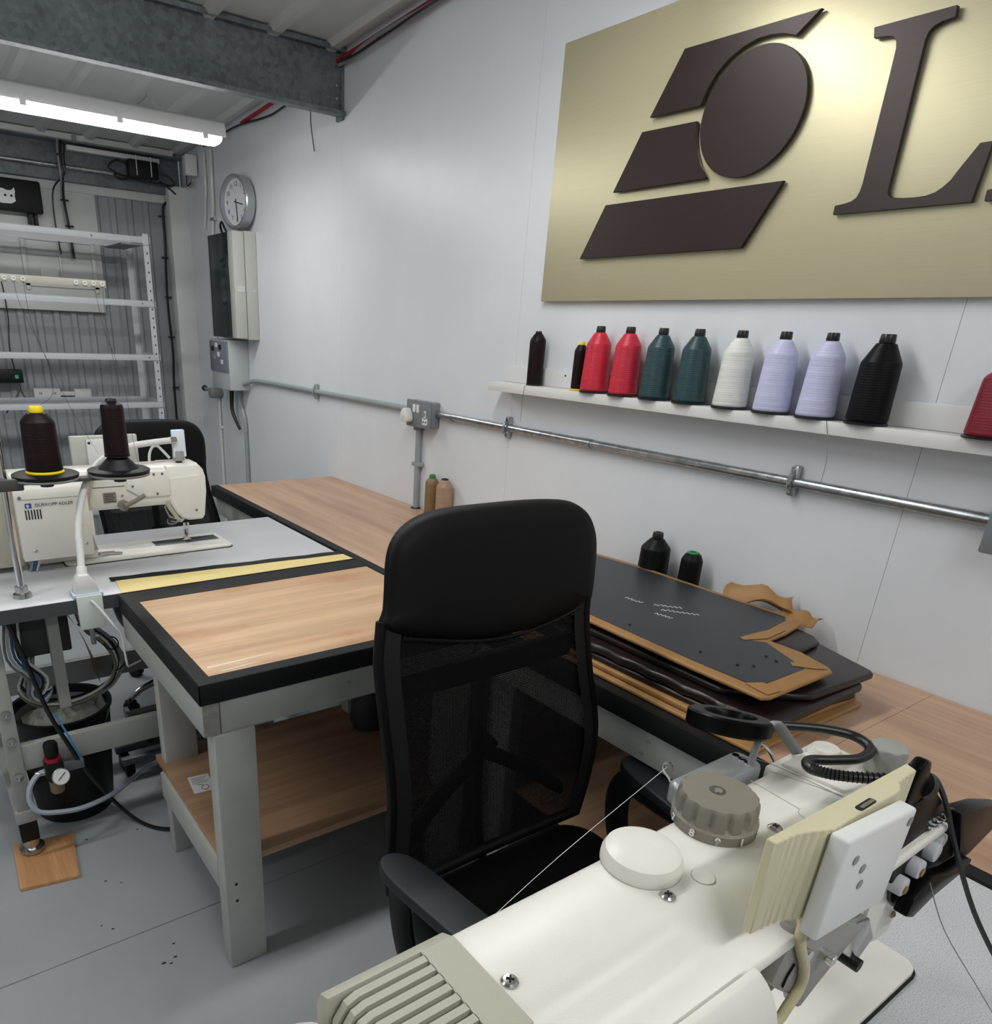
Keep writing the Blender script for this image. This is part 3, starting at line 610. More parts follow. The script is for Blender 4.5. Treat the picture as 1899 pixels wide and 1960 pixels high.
B().box(0.4165, 0.455, 1.3495, 1.985, 0.664, 0.767, 0.003).build('apron', M_frame, t)
B().box(0.456, 1.149, 1.94, 1.982, 0.664, 0.767, 0.003).build('apron', M_frame, t)
B().box(0.418, 0.4535, 1.3485, 1.3496, 0.667, 0.764).build('end_grain', M_end, t)
for (x_, y_) in ((0.436, 1.393), (0.456, 1.845), (1.05, 1.393), (1.05, 1.845)):
    B().box(x_, x_+0.095, y_-0.050 if y_ < 1.5 else y_, y_+(0.0 if y_ < 1.5 else 0.045), 0, 0.664, 0.004).build('leg', M_frame, t)
B().box(0.445, 1.145, 1.352, 1.91, 0.298, 0.316).build('lower_shelf', M_ply, t)
B().box(0.4365, 0.480, 1.395, 1.844, 0.215, 0.297, 0.003).build('side_rail', M_frame, t)
for z_ in (0.255, 0.205): B().cyl((0.462, 1.3432, z_), (0.462, 1.3422, z_), 0.004, seg=8).build('screw_hole', M_dark, t)
B().cyl((0.771, 1.3502, 0.712), (0.771, 1.3494, 0.712), 0.005, seg=12).build('screw_plug', M_end, t)
t = thing('paper_label', 'small white printed label lying on the lower shelf of the side table', 'label', (0.52, 1.74, 0.316))
fr_ = Matrix.Translation((0.507, 1.70, 0.3163)) @ Matrix.Rotation(R(-6), 4, 'Z')
B().box(-0.028, 0.028, -0.042, 0.042, 0, 0.0006, M=fr_).build('sheet', M_paper, t)
for k in range(5): B().box(-0.022, 0.022-0.006*(k % 3), 0.030-k*0.007, 0.0325-k*0.007, 0.0006, 0.0009, M=fr_).build('print_line', M_grey, t)
B().tube([fr_ @ Vector(p) for p in ((-0.012, -0.004, 0.001), (0.004, -0.010, 0.001), (-0.004, -0.022, 0.001), (0.006, -0.034, 0.001), (0.016, -0.022, 0.001), (0.010, -0.010, 0.001))], 0.0008, 4).build('print_mark', M_ink, t)

t = thing('yellow_card_strip', 'pale yellow card strip with black tape bridging the two tables', 'strip', (0.8, 2.05, 0.79))
B().prism([(0.425, 1.992), (1.150, 1.992), (1.146, 2.052), (0.436, 2.105)], 0.7915, 0.7925).build('card', M_yellow, t)
tp = [(0.424, 2.104)] + [(0.424+0.72*i/12, 2.104-0.052*i/12+0.002*math.sin(i*1.7)) for i in range(1, 13)]
tp2 = [(1.146, 2.085)] + [(1.146-0.72*i/12, 2.085+0.055*i/12+0.003*math.sin(i*2.1)) for i in range(1, 13)]
B().prism(tp+tp2, 0.7926, 0.7934).build('black_tape', M_blackf, t)

t = thing('sewing_table', 'speckled grey sewing machine table on a grey steel frame', 'table', (0.45, 2.3, 0))
B().box(-0.25, 1.140, 2.000, 2.64, 0.752, 0.790, 0.0015).build('tabletop', M_lam, t)
B().box(-0.25, 1.141, 1.9975, 2.0, 0.752, 0.789).build('edge_band', mat('dark grey edge', (68, 70, 72), 0.5), t)
M_sf = mat('grey steel frame paint', (158, 159, 154), 0.4)
B().box(0.080, 0.120, 2.045, 2.085, 0.16, 0.752, 0.003).build('leg', M_sf, t)
B().box(0.076, 0.124, 2.041, 2.089, 0.06, 0.135, 0.003).build('leg_foot', M_black, t)
B().box(0.072, 0.128, 2.04, 2.62, 0.125, 0.165, 0.003).build('foot_rail', M_sf, t)
B().box(0.080, 0.120, 2.56, 2.60, 0.16, 0.752, 0.003).build('leg', M_sf, t)
B().box(1.02, 1.06, 2.30, 2.34, 0.16, 0.752, 0.003).build('leg', M_sf, t)
B().box(1.012, 1.068, 2.04, 2.62, 0.02, 0.06, 0.003).build('foot_rail', M_sf, t)
B().box(0.120, 1.02, 2.050, 2.075, 0.290, 0.370, 0.003).build('cross_rail', M_sf, t)
B().box(0.120, 1.02, 2.560, 2.585, 0.290, 0.375, 0.003).build('cross_rail', M_sf, t)
for z_ in (0.48, 0.395, 0.28):
    B().lathe([(0.013, 0), (0.013, 0.006), (0.007, 0.007), (0.007, 0.003)], (0.100, 2.045, z_), 14, (0, -1, 0)).build('bolt', M_steel, t)
B().cyl((0.1, 2.065, 0.012), (0.1, 2.065, 0.06), 0.022, seg=16).lathe([(0.032, 0), (0.034, 0.012), (0.02, 0.018)], (0.1, 2.065, 0.016), 18).build('levelling_foot', M_steel, t)
B().box(0.16, 0.30, 2.12, 2.40, 0.60, 0.75, 0.006).build('control_box', mat('dark control box', (52, 52, 52), 0.5), t)
B().box(0.24, 0.27, 2.09, 2.12, 0.44, 0.75).build('bracket', M_sf, t)
tag(B().prism([(0.053, 2.123), (0.043, 1.905), (0.193, 1.88), (0.215, 2.09)], 0.0005, 0.012, 'Z', 0.001).build('wood_pad', wood('offcut ply', (168, 118, 76), (206, 158, 112), 'Y', 1.2)), 'square plywood offcut under the foot of the sewing table', 'wood block')
t2 = thing('cable_loom', 'tangled loop of grey, white and black cables hanging under the sewing table', 'cable', (0.25, 2.15, 0.5))
base = [(0.33, 2.16, 0.75), (0.345, 2.15, 0.66), (0.40, 2.13, 0.60), (0.42, 2.12, 0.53), (0.38, 2.12, 0.465), (0.29, 2.12, 0.435), (0.20, 2.12, 0.45), (0.155, 2.13, 0.50), (0.18, 2.15, 0.56), (0.20, 2.17, 0.70)]
cols = [M_grey, M_white, M_cable, M_trim, mat('olive cable', (110, 106, 88), 0.5), M_cable, M_trim, M_grey]
for k in range(8):
    o_ = Vector((math.cos(k*0.8)*0.012, math.sin(k*1.3)*0.010, math.sin(k*0.8)*0.012))
    B().tube([Vector(p)+o_*(1+0.25*math.sin(i+k)) for i, p in enumerate(base)], 0.0042, 6, 4).build('cable', cols[k], t2)
for k, p in enumerate(((0.405, 2.12, 0.60), (0.420, 2.12, 0.53), (0.375, 2.12, 0.467), (0.21, 2.12, 0.447), (0.347, 2.145, 0.655))):
    B().tube([Vector(p)+Vector((0.020*math.cos(a*math.pi/4), 0.018*math.sin(a*math.pi/4)*0.9, 0.014*math.sin(a*math.pi/4+k))) for a in range(8)], 0.0022, 5, 2, closed=True).build('cable_tie', M_cable, t2)
for k in range(5):
    B().tube([(0.14+k*0.008, 2.10, 0.72), (0.13+0.01*k, 2.09, 0.62), (0.17+0.012*k, 2.08, 0.55), (0.165+0.01*k, 2.09, 0.50), (0.20, 2.10, 0.46+0.01*k), (0.23, 2.12, 0.50), (0.19, 2.12, 0.53)], 0.0038, 6).build('cable', [M_grey, M_trim, mat('blue cable', (52, 92, 150), 0.4), M_cable, M_trim][k], t2)
wire('diagonal_cable', 'black cable running diagonally from under the sewing table to the floor', [(0.145, 2.03, 0.745), (0.17, 2.02, 0.62), (0.20, 2.02, 0.47), (0.235, 2.02, 0.36), (0.262, 2.03, 0.28), (0.29, 2.06, 0.20), (0.34, 2.12, 0.08), (0.40, 2.05, 0.012), (0.455, 1.97, 0.008), (0.54, 1.93, 0.008)], 0.0065, M_cable)
wire('air_line', 'thin blue air line dropping to the pressure regulator', [(0.215, 2.03, 0.46), (0.235, 2.02, 0.40), (0.252, 2.02, 0.34), (0.262, 2.025, 0.30)], 0.0030, mat('blue air line', (70, 140, 196), 0.3))
wire('air_hose', 'milky grey air hose looping around the bin below the sewing table', [(0.178, 2.03, 0.285), (0.150, 2.02, 0.288), (0.122, 2.01, 0.262), (0.112, 2.0, 0.222), (0.13, 1.99, 0.185), (0.18, 1.99, 0.165), (0.24, 2.0, 0.150), (0.31, 2.03, 0.140), (0.37, 2.09, 0.12), (0.42, 2.13, 0.12), (0.47, 2.2, 0.10), (0.56, 2.3, 0.05)], 0.0075, mat('milky hose', (160, 168, 180), 0.3))
t = thing('air_regulator', 'black air pressure regulator with round white gauge and red collar', 'regulator', (0.19, 2.03, 0.3))
B().lathe([(0.017, 0), (0.019, 0.004), (0.019, 0.036), (0.016, 0.042)], (0.190, 2.022, 0.335), 20).build('knob', M_black, t)
B().lathe([(0.022, 0), (0.022, 0.010)], (0.190, 2.022, 0.320), 20).build('collar', M_red, t, 'red collar')
B().box(0.166, 0.214, 2.000, 2.044, 0.262, 0.320, 0.006).build('body', M_black, t)
B().lathe([(0.017, 0), (0.020, 0.006), (0.020, 0.04)], (0.190, 2.022, 0.215), 18).build('filter_bowl', mat('amber bowl', (126, 110, 84), 0.25), t)
gn = Vector((0.15, -1, 0.35)).normalized(); go = Vector((0.200, 1.992, 0.278))
g_ = B().lathe([(0.024, -0.012), (0.025, 0.004), (0.0225, 0.005), (0.022, 0.003)], go, 28, gn).build('gauge', M_steel, t)
B().lathe([(0.0222, 0.003), (0.0222, 0.0042)], go, 28, gn).build('gauge_face', M_paper, g_)
sx_ = Vector((0, 0, 1)).cross(gn).normalized(); sy_ = gn.cross(sx_)
B().tube([go+gn*0.006-sx_*0.010-sy_*0.008, go+gn*0.006+sx_*0.013+sy_*0.010], 0.0010, 4, 1).build('needle', M_ink, g_)
B().cyl((0.166, 2.022, 0.285), (0.140, 2.02, 0.288), 0.008, seg=10).build('hose_tail', M_steel, t)
B().box(0.214, 0.27, 2.02, 2.045, 0.27, 0.30, 0.003).build('fitting', M_galvd, t)

t = thing('waste_bin', 'round black bin under the sewing table, lined and half full of scraps', 'bin', (0.262, 2.27, 0))
B().lathe([(0.115, 0.002), (0.142, 0.355), (0.149, 0.357), (0.149, 0.366), (0.138, 0.366), (0.136, 0.35), (0.112, 0.03)], (0.262, 2.27, 0), 36).build('shell', M_black, t)
B().lathe([(0.134, 0.34), (0.131, 0.30), (0.125, 0.21)], (0.262, 2.27, 0), 30, cap=False).build('liner', M_grey, t)
random.seed(3)
bb = B()
rows = []
for i in range(13):
    r_ = []
    for j in range(13):
        u, v_ = (i-6)/6*0.115, (j-6)/6*0.115
        k = max(0, 1-(u*u+v_*v_)/0.0145)
        r_.append((0.262+u*0.95, 2.27+v_*0.95, 0.312+0.055*k*random.uniform(0.3, 1.2)))
    rows.append(r_)
bb.sheet(rows); o = bb.build('scraps', mat('scraps white', (226, 224, 214), 0.7), t, smooth=False); o['kind'] = 'stuff'
for k in range(4):
    a = k*1.4
    B().tube([(0.20+0.03*k, 2.20+0.02*k, 0.27), (0.215+0.03*k, 2.20+0.015*k, 0.33-0.01*k), (0.24+0.028*k, 2.21, 0.30)], 0.008, 6, 4, flat=0.3).build('fabric_strip', M_paper, t)
B().sheet([[(0.36+0.04*a_, 2.18+0.12*b__, 0.30+0.075*a_+0.01*math.sin(b__*7)) for b__ in [j/6 for j in range(7)]] for a_ in [i/6-0.3 for i in range(7)]]).build('bag_fold', mat('translucent bag', (168, 168, 160), 0.35), t)
tag(B().sheet([[(0.25+0.17*math.sin(a_*1.5)*1.0, 2.46+0.05*b__, 0.72-0.40*a_**1.2-0.0*b__) for b__ in (0, 0.5, 1, 1.5, 2)] for a_ in [i/8 for i in range(9)]]).build('leather_offcut', mat('dark tan hide', (92, 62, 40), 0.5)), 'brown leather offcut curving down behind the cables', 'leather')
t = thing('foot_pedal', 'grey framed black treadle pedal on rails under the sewing table', 'pedal', (0.62, 2.45, 0))
B().box(0.50, 0.80, 2.37, 2.56, 0.115, 0.135, 0.004).box(0.50, 0.515, 2.37, 2.56, 0.135, 0.155).box(0.50, 0.8, 2.37, 2.385, 0.135, 0.15).build('frame', M_galvd, t)
B().box(0.52, 0.79, 2.39, 2.55, 0.136, 0.143, 0.002).build('treadle', M_black, t)
for y_ in (2.33, 2.42): B().box(0.43, 1.01, y_, y_+0.025, 0.045, 0.07, 0.002).build('rail', M_galvd, t)
for x_ in (0.44, 0.92): B().box(x_, x_+0.03, 2.33, 2.445, 0, 0.045).build('rail_foot', M_black, t)
for x_ in (0.54, 0.74): B().box(x_, x_+0.02, 2.40, 2.43, 0.07, 0.115).build('pivot', M_black, t)
random.seed(11)
bag = B().sheet([[(0.96+0.20*i/8+0.02*random.random(), 2.22+0.26*j/6, 0.02+0.10*math.sin(math.pi*i/8)*math.sin(math.pi*(j+0.5)/7)+0.02*random.random()) for j in range(7)] for i in range(9)])
tag(bag.build('blue_sheet', mat('pale blue bag', (176, 190, 206), 0.4)), 'pale blue crumpled plastic sheet on the floor behind the side table', 'sheet')
tag(B().lathe([(0.045, 0), (0.055, 0.02), (0.055, 0.26), (0.04, 0.29)], (1.06, 1.74, 0.317), 20, (0.1, 0.1, 1)).build('dark_canister', mat('charcoal canister', (48, 50, 52), 0.5)), 'dark grey canister standing at the back of the lower shelf', 'canister')

# ================================================================ THREAD STAND WITH CONES
t = thing('thread_stand', 'chrome thread stand with two black discs rising from the sewing table', 'thread stand', (0.2, 2.085, 0.79))
B().tube([(0.195, 2.085, 0.79), (0.203, 2.094, 1.60)], 0.0095, 16, 1).build('pole', M_chrome, t)
B().lathe([(0.024, 0), (0.022, 0.010), (0.016, 0.014), (0.016, 0.03)], (0.195, 2.085, 0.7905), 20).build('base_collar', M_steel, t)
B().box(0.10, 0.53, 2.080, 2.112, 1.082, 1.092, 0.003).box(0.15, 0.24, 2.065, 2.080, 1.072, 1.102, 0.004).build('cross_bar', mat('gunmetal bar', (70, 70, 70), 0.5), t)
for x_ in (0.298, 0.480):
    B().lathe([(0.016, -0.022), (0.018, 0), (0.07, 0.0), (0.079, 0.004), (0.080, 0.010), (0.074, 0.013), (0.03, 0.0135)], (x_, 2.10, 1.095), 40).build('cone_disc', M_black, t)
    B().lathe([(0.078, -0.004), (0.0795, 0.0), (0.076, 0.002)], (x_, 2.10, 1.0945), 40).build('disc_rim', M_grey, t)
B().lathe([(0.052, 0), (0.024, 0.03), (0.02, 0.035)], (0.480, 2.10, 1.109), 28).build('cone_seat', M_black, t)
B().cyl((0.17, 2.064, 1.085), (0.17, 2.060, 1.085), 0.006, seg=8).build('bolt', M_steel, t)
B().box(0.170, 0.498, 2.088, 2.0905, 1.5490, 1.5655, 0.0004).build('thread_guide_arm', mat('dull beige strip', (168, 165, 154), 0.6, spec=0.3), t)
for x_ in (0.274, 0.293, 0.313, 0.429, 0.449, 0.469, 0.489):
    B().lathe([(0.0052, 0), (0.0052, 0.0022), (0.0030, 0.0026), (0.0026, 0.0004)], (x_, 2.088, 1.557), 14, (0, -1, 0)).build('thread_guide_eye', M_trim, t)
for pts_ in ([(0.489, 2.086, 1.553), (0.486, 2.08, 1.48), (0.492, 2.09, 1.42), (0.500, 2.10, 1.35), (0.494, 2.10, 1.29)],
             [(0.469, 2.086, 1.553), (0.480, 2.08, 1.45), (0.505, 2.10, 1.38), (0.520, 2.10, 1.30), (0.535, 2.14, 1.18), (0.56, 2.2, 1.08)],
             [(0.313, 2.086, 1.553), (0.318, 2.09, 1.46), (0.345, 2.10, 1.36), (0.342, 2.10, 1.30), (0.312, 2.10, 1.275)],
             [(0.293, 2.086, 1.553), (0.300, 2.09, 1.50), (0.345, 2.12, 1.38), (0.40, 2.2, 1.25), (0.47, 2.28, 1.12)]):
    B().tube(pts_, 0.0005, 4, 5).build('running_thread', M_cable, t)
cone(0.298, 2.10, 1.109, 0.158, 0.0440, 0.0395, (28, 14, 17), M_capy, M_capy, 'dark brown thread cone with yellow cap and ring on the thread stand', capr=0.0165, sh=0.76, caph=0.016, baseh=0.006)
cone(0.480, 2.10, 1.140, 0.147, 0.0315, 0.0285, (28, 14, 17), M_capb, M_capb, 'slim dark brown thread cone with black cap on the thread stand', capr=0.0135, sh=0.86, caph=0.010, baseh=0.002)

# gooseneck LED lamp on the sewing table
t = thing('gooseneck_lamp', 'white gooseneck lamp clamped to the front of the sewing table', 'lamp', (0.34, 2.02, 0.79))
B().prism([(0.308, 0.800), (0.316, 0.835), (0.326, 0.852), (0.350, 0.852), (0.360, 0.835), (0.374, 0.800)], 2.002, 2.045, 'Y', 0.004).build('base_block', M_white, t)
B().box(0.304, 0.380, 1.998, 2.055, 0.7905, 0.802, 0.003).build('foot_plate', mat('pale blue plastic', (190, 205, 216), 0.4), t)
B().box(0.309, 0.373, 1.985, 1.996, 0.706, 0.800, 0.002).build('clamp_plate', mat('clamp white', (205, 212, 206), 0.4), t)
B().cyl((0.337, 1.992, 0.66), (0.336, 1.992, 0.706), 0.007, seg=10).cyl((0.337, 1.992, 0.682), (0.352, 1.988, 0.682), 0.004, seg=8).build('clamp_screw', M_galvd, t)
B().tube([(0.338, 2.03, 0.85), (0.345, 2.05, 0.90), (0.352, 2.07, 0.96), (0.372, 2.09, 1.03), (0.405, 2.12, 1.085), (0.46, 2.2, 1.115), (0.56, 2.31, 1.130), (0.64, 2.345, 1.135), (0.705, 2.36, 1.137)], 0.0095, 12, 5).build('gooseneck', M_white, t)
B().lathe([(0.014, 0), (0.013, 0.018), (0.010, 0.022)], (0.338, 2.03, 0.848), 14, (0.1, 0.2, 1)).build('neck_collar', M_white, t)
B().cyl((0.70, 2.36, 1.137), (0.72, 2.365, 1.137), 0.011, seg=12).build('neck_tip', M_steel, t)
B().box(-0.020, 0.020, -0.008, 0.008, -0.042, 0.042, 0.003, M=Matrix.Translation((0.732, 2.375, 1.125)) @ Matrix.Rotation(R(-1), 4, 'Y')).build('lamp_head', mat('lamp head white', (224, 234, 246), 0.3), t)
B().tube([(0.343, 1.984, 0.788), (0.36, 1.97, 0.765), (0.385, 1.95, 0.72), (0.402, 1.95, 0.685), (0.405, 1.95, 0.63), (0.408, 1.95, 0.595), (0.425, 1.99, 0.575), (0.46, 2.02, 0.57)], 0.0032, 6).build('cord', M_white, t)
# ================================================================ SEWING MACHINES
def rrect(x0, x1, y0, y1, r, n=4):
    P = []
    for cx, cy, a0 in ((x1-r, y1-r, 0), (x0+r, y1-r, 90), (x0+r, y0+r, 180), (x1-r, y0+r, 270)):
        for i in range(n+1):
            a = R(a0+90*i/n); P.append((cx+r*math.cos(a), cy+r*math.sin(a)))
    return P
def screw(p, ax, r, parent, m=None, slot=True):
    ax = Vector(ax).normalized(); p = Vector(p)
    o = B().lathe([(r, 0), (r, r*0.25), (r*0.75, r*0.5), (r*0.3, r*0.55)], p, 16, ax).build('screw', m or M_steel, parent)
    if slot:
        a = ax.orthogonal().normalized(); b = ax.cross(a); q = p+ax*r*0.56
        B().tube([q-a*r*0.45, q+a*r*0.45], r*0.13, 4, 1).tube([q-b*r*0.45, q+b*r*0.45], r*0.13, 4, 1).build('cross_slot', M_dark, o)
    return o
def machine(loc, label, near):
    GM[0] = None
    t = thing('sewing_machine', label, 'sewing machine', loc)
    GM[0] = Matrix.Translation(loc)
    me_ = M_machine
    B().prism(rrect(0, 0.518, 0, 0.177, 0.018), 0.0008, 0.009, 'Z', 0.002).build('bed_plate', me_, t)
    B().prism(rrect(-0.003, 0.521, -0.003, 0.180, 0.02), 0.0003, 0.002, 'Z').build('bed_gasket', M_dark, t)
    B().box(-0.098, 0.098, 0.028, 0.143, 0.009, 0.20, 0.008).build('column', me_, t)
    sec = [(0.030, 0.155), (0.141, 0.155), (0.148, 0.170), (0.148, 0.252), (0.1455, 0.263), (0.140, 0.271), (0.131, 0.275), (0.066, 0.275), (0.057, 0.2725), (0.048, 0.2665), (0.036, 0.2570), (0.026, 0.2505), (0.016, 0.2485), (0.008, 0.2490), (0.0045, 0.2475), (0.0045, 0.238), (0.0235, 0.234), (0.0235, 0.17)]
    if not near: sec = [(0.030, 0.155), (0.141, 0.155), (0.148, 0.170), (0.148, 0.256), (0.143, 0.269), (0.131, 0.275), (0.056, 0.275), (0.040, 0.269), (0.028, 0.254), (0.0235, 0.235), (0.0235, 0.17)]
    B().prism(sec, -0.109, 0.434, 'X', 0.0025).build('arm', me_, t)
    hd = [(0.325, 0.20), (0.330, 0.158), (0.345, 0.128), (0.362, 0.108), (0.385, 0.100), (0.428, 0.100), (0.437, 0.112), (0.447, 0.19), (0.447, 0.235), (0.441, 0.258), (0.428, 0.2745), (0.325, 0.2745)]
    B().prism(hd, 0.020, 0.150, 'Y', 0.004).build('head', me_, t)
    hp = [(0.331, 0.235), (0.333, 0.165), (0.348, 0.132), (0.364, 0.113), (0.385, 0.106), (0.415, 0.106), (0.424, 0.19), (0.424, 0.243), (0.331, 0.238)]
    B().prism(hp, 0.0165, 0.0205, 'Y', 0.001).build('head_cover', me_, t)
    screw((0.408, 0.0165, 0.132), (0, -1, 0), 0.0045, t, mat('yellowed brass', (160, 156, 90), 0.4, 0.5))
    # grey column edge strip and rear belt cover
    if not near: B().prism([(0.076, 0.04), (0.096, 0.04), (0.082, 0.10), (0.082, 0.15), (0.100, 0.24), (0.112, 0.262), (0.076, 0.262)], 0.010, 0.040, 'Y', 0.002).build('column_strip', M_vent, t)
    B().prism([(0.0225, 0.04), (0.0225, 0.21), (0.006, 0.222), (0.002, 0.2595), (-0.004, 0.2590), (-0.011, 0.2540), (-0.017, 0.2475), (-0.022, 0.2385), (-0.0255, 0.227), (-0.028, 0.208), (-0.028, 0.04)], -0.112, 0.077, 'X', 0.0012, 2).build('belt_cover', me_, t)
    for p in ((-0.100, -0.0275, 0.222), (-0.080, -0.028, 0.068), (0.058, -0.028, 0.075)): screw(p, (0, -1, 0), 0.005, t, slot=False)
    for k in range(6):
        B().box(-0.091+k*0.0075, -0.0878+k*0.0075, -0.0292, -0.0278, 0.160, 0.187).build('cooling_slot', M_dark, t)
    B().box(0.048, 0.053, -0.0292, -0.0278, 0.128, 0.168).build('sight_slot', M_dark, t)
    # end cap with slanted grille
    B().box(-0.2115, -0.1105, 0.0145, 0.1495, 0.02, 0.2615, 0.003).build('motor_housing', mat('motor inside', (112, 109, 100), 0.6), t)
    B().prism([(0.138, 0.10), (0.1515, 0.13), (0.1515, 0.258), (0.146, 0.272), (0.134, 0.2785), (0.1335, 0.2745), (0.1335, 0.10)], -0.215, -0.1098, 'X', 0.002).build('motor_cover', M_vent, t)
    B().box(-0.139, -0.1098, 0.0465, 0.134, 0.2635, 0.2782).build('motor_cover', M_vent, t)
    B().prism([(0.012, 0.018), (0.012, 0.255), (0.020, 0.27), (0.040, 0.2785), (0.047, 0.2785), (0.047, 0.262), (0.03, 0.25), (0.03, 0.018)], -0.215, -0.1098, 'X', 0.002).build('motor_cover', M_vent, t)
    for k in range(9):
        y0 = 0.0478+k*0.0096
        B().prism([(-0.1385, 0.2635), (-0.1385, 0.2782), (-0.196, 0.2782), (-0.205, 0.275), (-0.213, 0.262), (-0.2145, 0.24), (-0.2145, 0.20), (-0.209, 0.20), (-0.209, 0.24), (-0.205, 0.258), (-0.195, 0.2635)], y0, y0+0.0058, 'Y').build('grille_slat', M_vent, t)
    B().lathe([(0.03, -0.008), (0.07, 0.0), (0.079, 0.004), (0.082, 0.012), (0.081, 0.036), (0.070, 0.052), (0.045, 0.060), (0.02, 0.062)], (-0.218, 0.088, 0.196), 48, (-1, 0, 0)).build('handwheel', me_, t)
    # plates, foot, needle
    B().box(0.284, 0.500, 0.085, 0.140, 0.0092, 0.0104, 0.0003).build('slide_plate', mat('blued steel plate', (96, 100, 106), 0.3, 0.8), t)
    B().box(0.282, 0.286, 0.083, 0.142, 0.0092, 0.0112).build('plate_edge', M_white, t)
    B().prism(rrect(0.18, 0.280, 0.09, 0.135, 0.012), 0.0091, 0.0100, 'Z').build('bobbin_cover', M_trim, t)
    B().cyl((0.392, 0.105, 0.02), (0.392, 0.105, 0.11), 0.0042, seg=10).cyl((0.404, 0.105, 0.03), (0.404, 0.105, 0.11), 0.0035, seg=10).build('needle_bar', M_chrome, t)
    B().prism([(0.380, 0.011), (0.410, 0.011), (0.410, 0.016), (0.400, 0.020), (0.399, 0.05), (0.389, 0.05), (0.388, 0.022)], 0.098, 0.112, 'Y', 0.001).build('presser_foot', M_chrome, t)
    lk = B().box(0.352, 0.425, 0.055, 0.125, 0.084, 0.100, 0.002).build('linkage', M_black, t)
    B().tube([(0.325, 0.045, 0.112), (0.352, 0.045, 0.100), (0.345, 0.045, 0.088), (0.322, 0.045, 0.090), (0.322, 0.045, 0.104)], 0.002, 6, 2).tube([(0.330, 0.045, 0.096), (0.365, 0.045, 0.092)], 0.002, 6, 1).build('linkage_wire', M_steel, lk)
    for k in range(4): B().cyl((0.360+0.013*k, 0.052, 0.094+0.003*k), (0.360+0.013*k, 0.060, 0.094+0.003*k), 0.005, seg=12).build('roller', M_white, lk)
    B().prism([(0.312, 0.195), (0.326, 0.195), (0.331, 0.15), (0.352, 0.115), (0.366, 0.100), (0.360, 0.094), (0.342, 0.108), (0.319, 0.145)], 0.024, 0.034, 'Y', 0.0015).build('lift_link', M_vent, t)
    B().tube([(0.312, 0.03, 0.150), (0.322, 0.03, 0.122), (0.336, 0.03, 0.112), (0.340, 0.03, 0.13), (0.325, 0.03, 0.148)], 0.0025, 6, 3).build('spring_hook', M_steel, t)
    # upper cover plate on the arm's camera side
    B().prism([(0.205, 0.262), (0.328, 0.262), (0.331, 0.186), (0.240, 0.186), (0.200, 0.215)], 0.0185, 0.0240, 'Y', 0.001).build('cover_plate', me_, t)
    for p in ((0.258, 0.0185, 0.254), (0.284, 0.0185, 0.254), (0.310, 0.0185, 0.254), (0.218, 0.0185, 0.222), (0.248, 0.0185, 0.194), (0.290, 0.0185, 0.194)):
        screw(p, (0, -1, 0), 0.0038, t, M_galvd, slot=False)
    screw((0.185, 0.0235, 0.195), (0, -1, 0), 0.004, t, slot=False)
    B().box(0.130, 0.168, 0.0225, 0.0238, 0.176, 0.208, 0.0004).build('rating_plate', mat('rating plate', (150, 146, 136), 0.4, 0.3), t)
    for k in range(5): B().box(0.134, 0.164-0.005*(k % 2), 0.0220, 0.0226, 0.180+k*0.0055, 0.1815+k*0.0055).build('print_line', M_ink, t)
    B().box(0.102, 0.196, 0.0228, 0.0236, 0.2235, 0.2250).build('seam_line', M_dark, t)
    if not near:
        B().lathe([(0.0165, 0), (0.0165, 0.007), (0.012, 0.009)], (0.185, 0.023, 0.166), 22, (0, -1, 0)).build('lever_hub', M_dial, t)
        B().tube([(0.188, 0.012, 0.166), (0.215, 0.006, 0.178), (0.248, 0.002, 0.196)], lambda u: 0.0075-0.0015*u, 10, 3).build('knee_lever', M_dial, t)
    # thumb knob and head end button
    kx, ky = (0.415, 0.072) if near else (0.384, 0.080)
    kn = [(0.0185+0.0012*math.cos(8*a*math.pi/16)) for a in range(32)]
    B().prism([(kx+kn[a]*math.cos(a*math.pi/16), ky+kn[a]*math.sin(a*math.pi/16)) for a in range(32)], 0.281, 0.312, 'Z', 0.0025).build('pressure_knob', mat('light grey knob', (150, 150, 146), 0.45), t)
    B().cyl((kx, ky, 0.272), (kx, ky, 0.283), 0.010, seg=14).build('knob_stem', M_dark, t)
    B().lathe([(0.018, 0), (0.019, 0.005), (0.014, 0.012)], (0.400, 0.125, 0.2745), 20).build('oil_cap', me_, t)
    # take-up guard loop
    B().tube([(0.312, 0.158, 0.245), (0.315, 0.159, 0.290), (0.327, 0.159, 0.314), (0.342, 0.157, 0.317), (0.358, 0.151, 0.300), (0.374, 0.142, 0.279)], 0.0072, 8, 4, flat=0.45).build('take_up_guard', M_white if not near else M_grey, t)
    if not near:
        # control panel on operator side
        B().box(0.085, 0.285, 0.170, 0.190, 0.245, 0.355, 0.004).build('control_panel', M_cab, t)
        B().box(0.13, 0.20, 0.160, 0.170, 0.262, 0.345, 0.003).build('panel_backing', M_white, t)
        B().cyl((0.137, 0.1585, 0.335), (0.137, 0.160, 0.335), 0.004, seg=10).build('panel_screw', M_dark, t)
        text('lettering', 'DÜRKOPP ADLER', 0.0128, Matrix.Translation((-0.0135, -0.0286, 0.1985)) @ Matrix.Rotation(R(90), 4, 'X'), mat('dark blue grey ink', (74, 80, 92), 0.5), t, 0.0002)
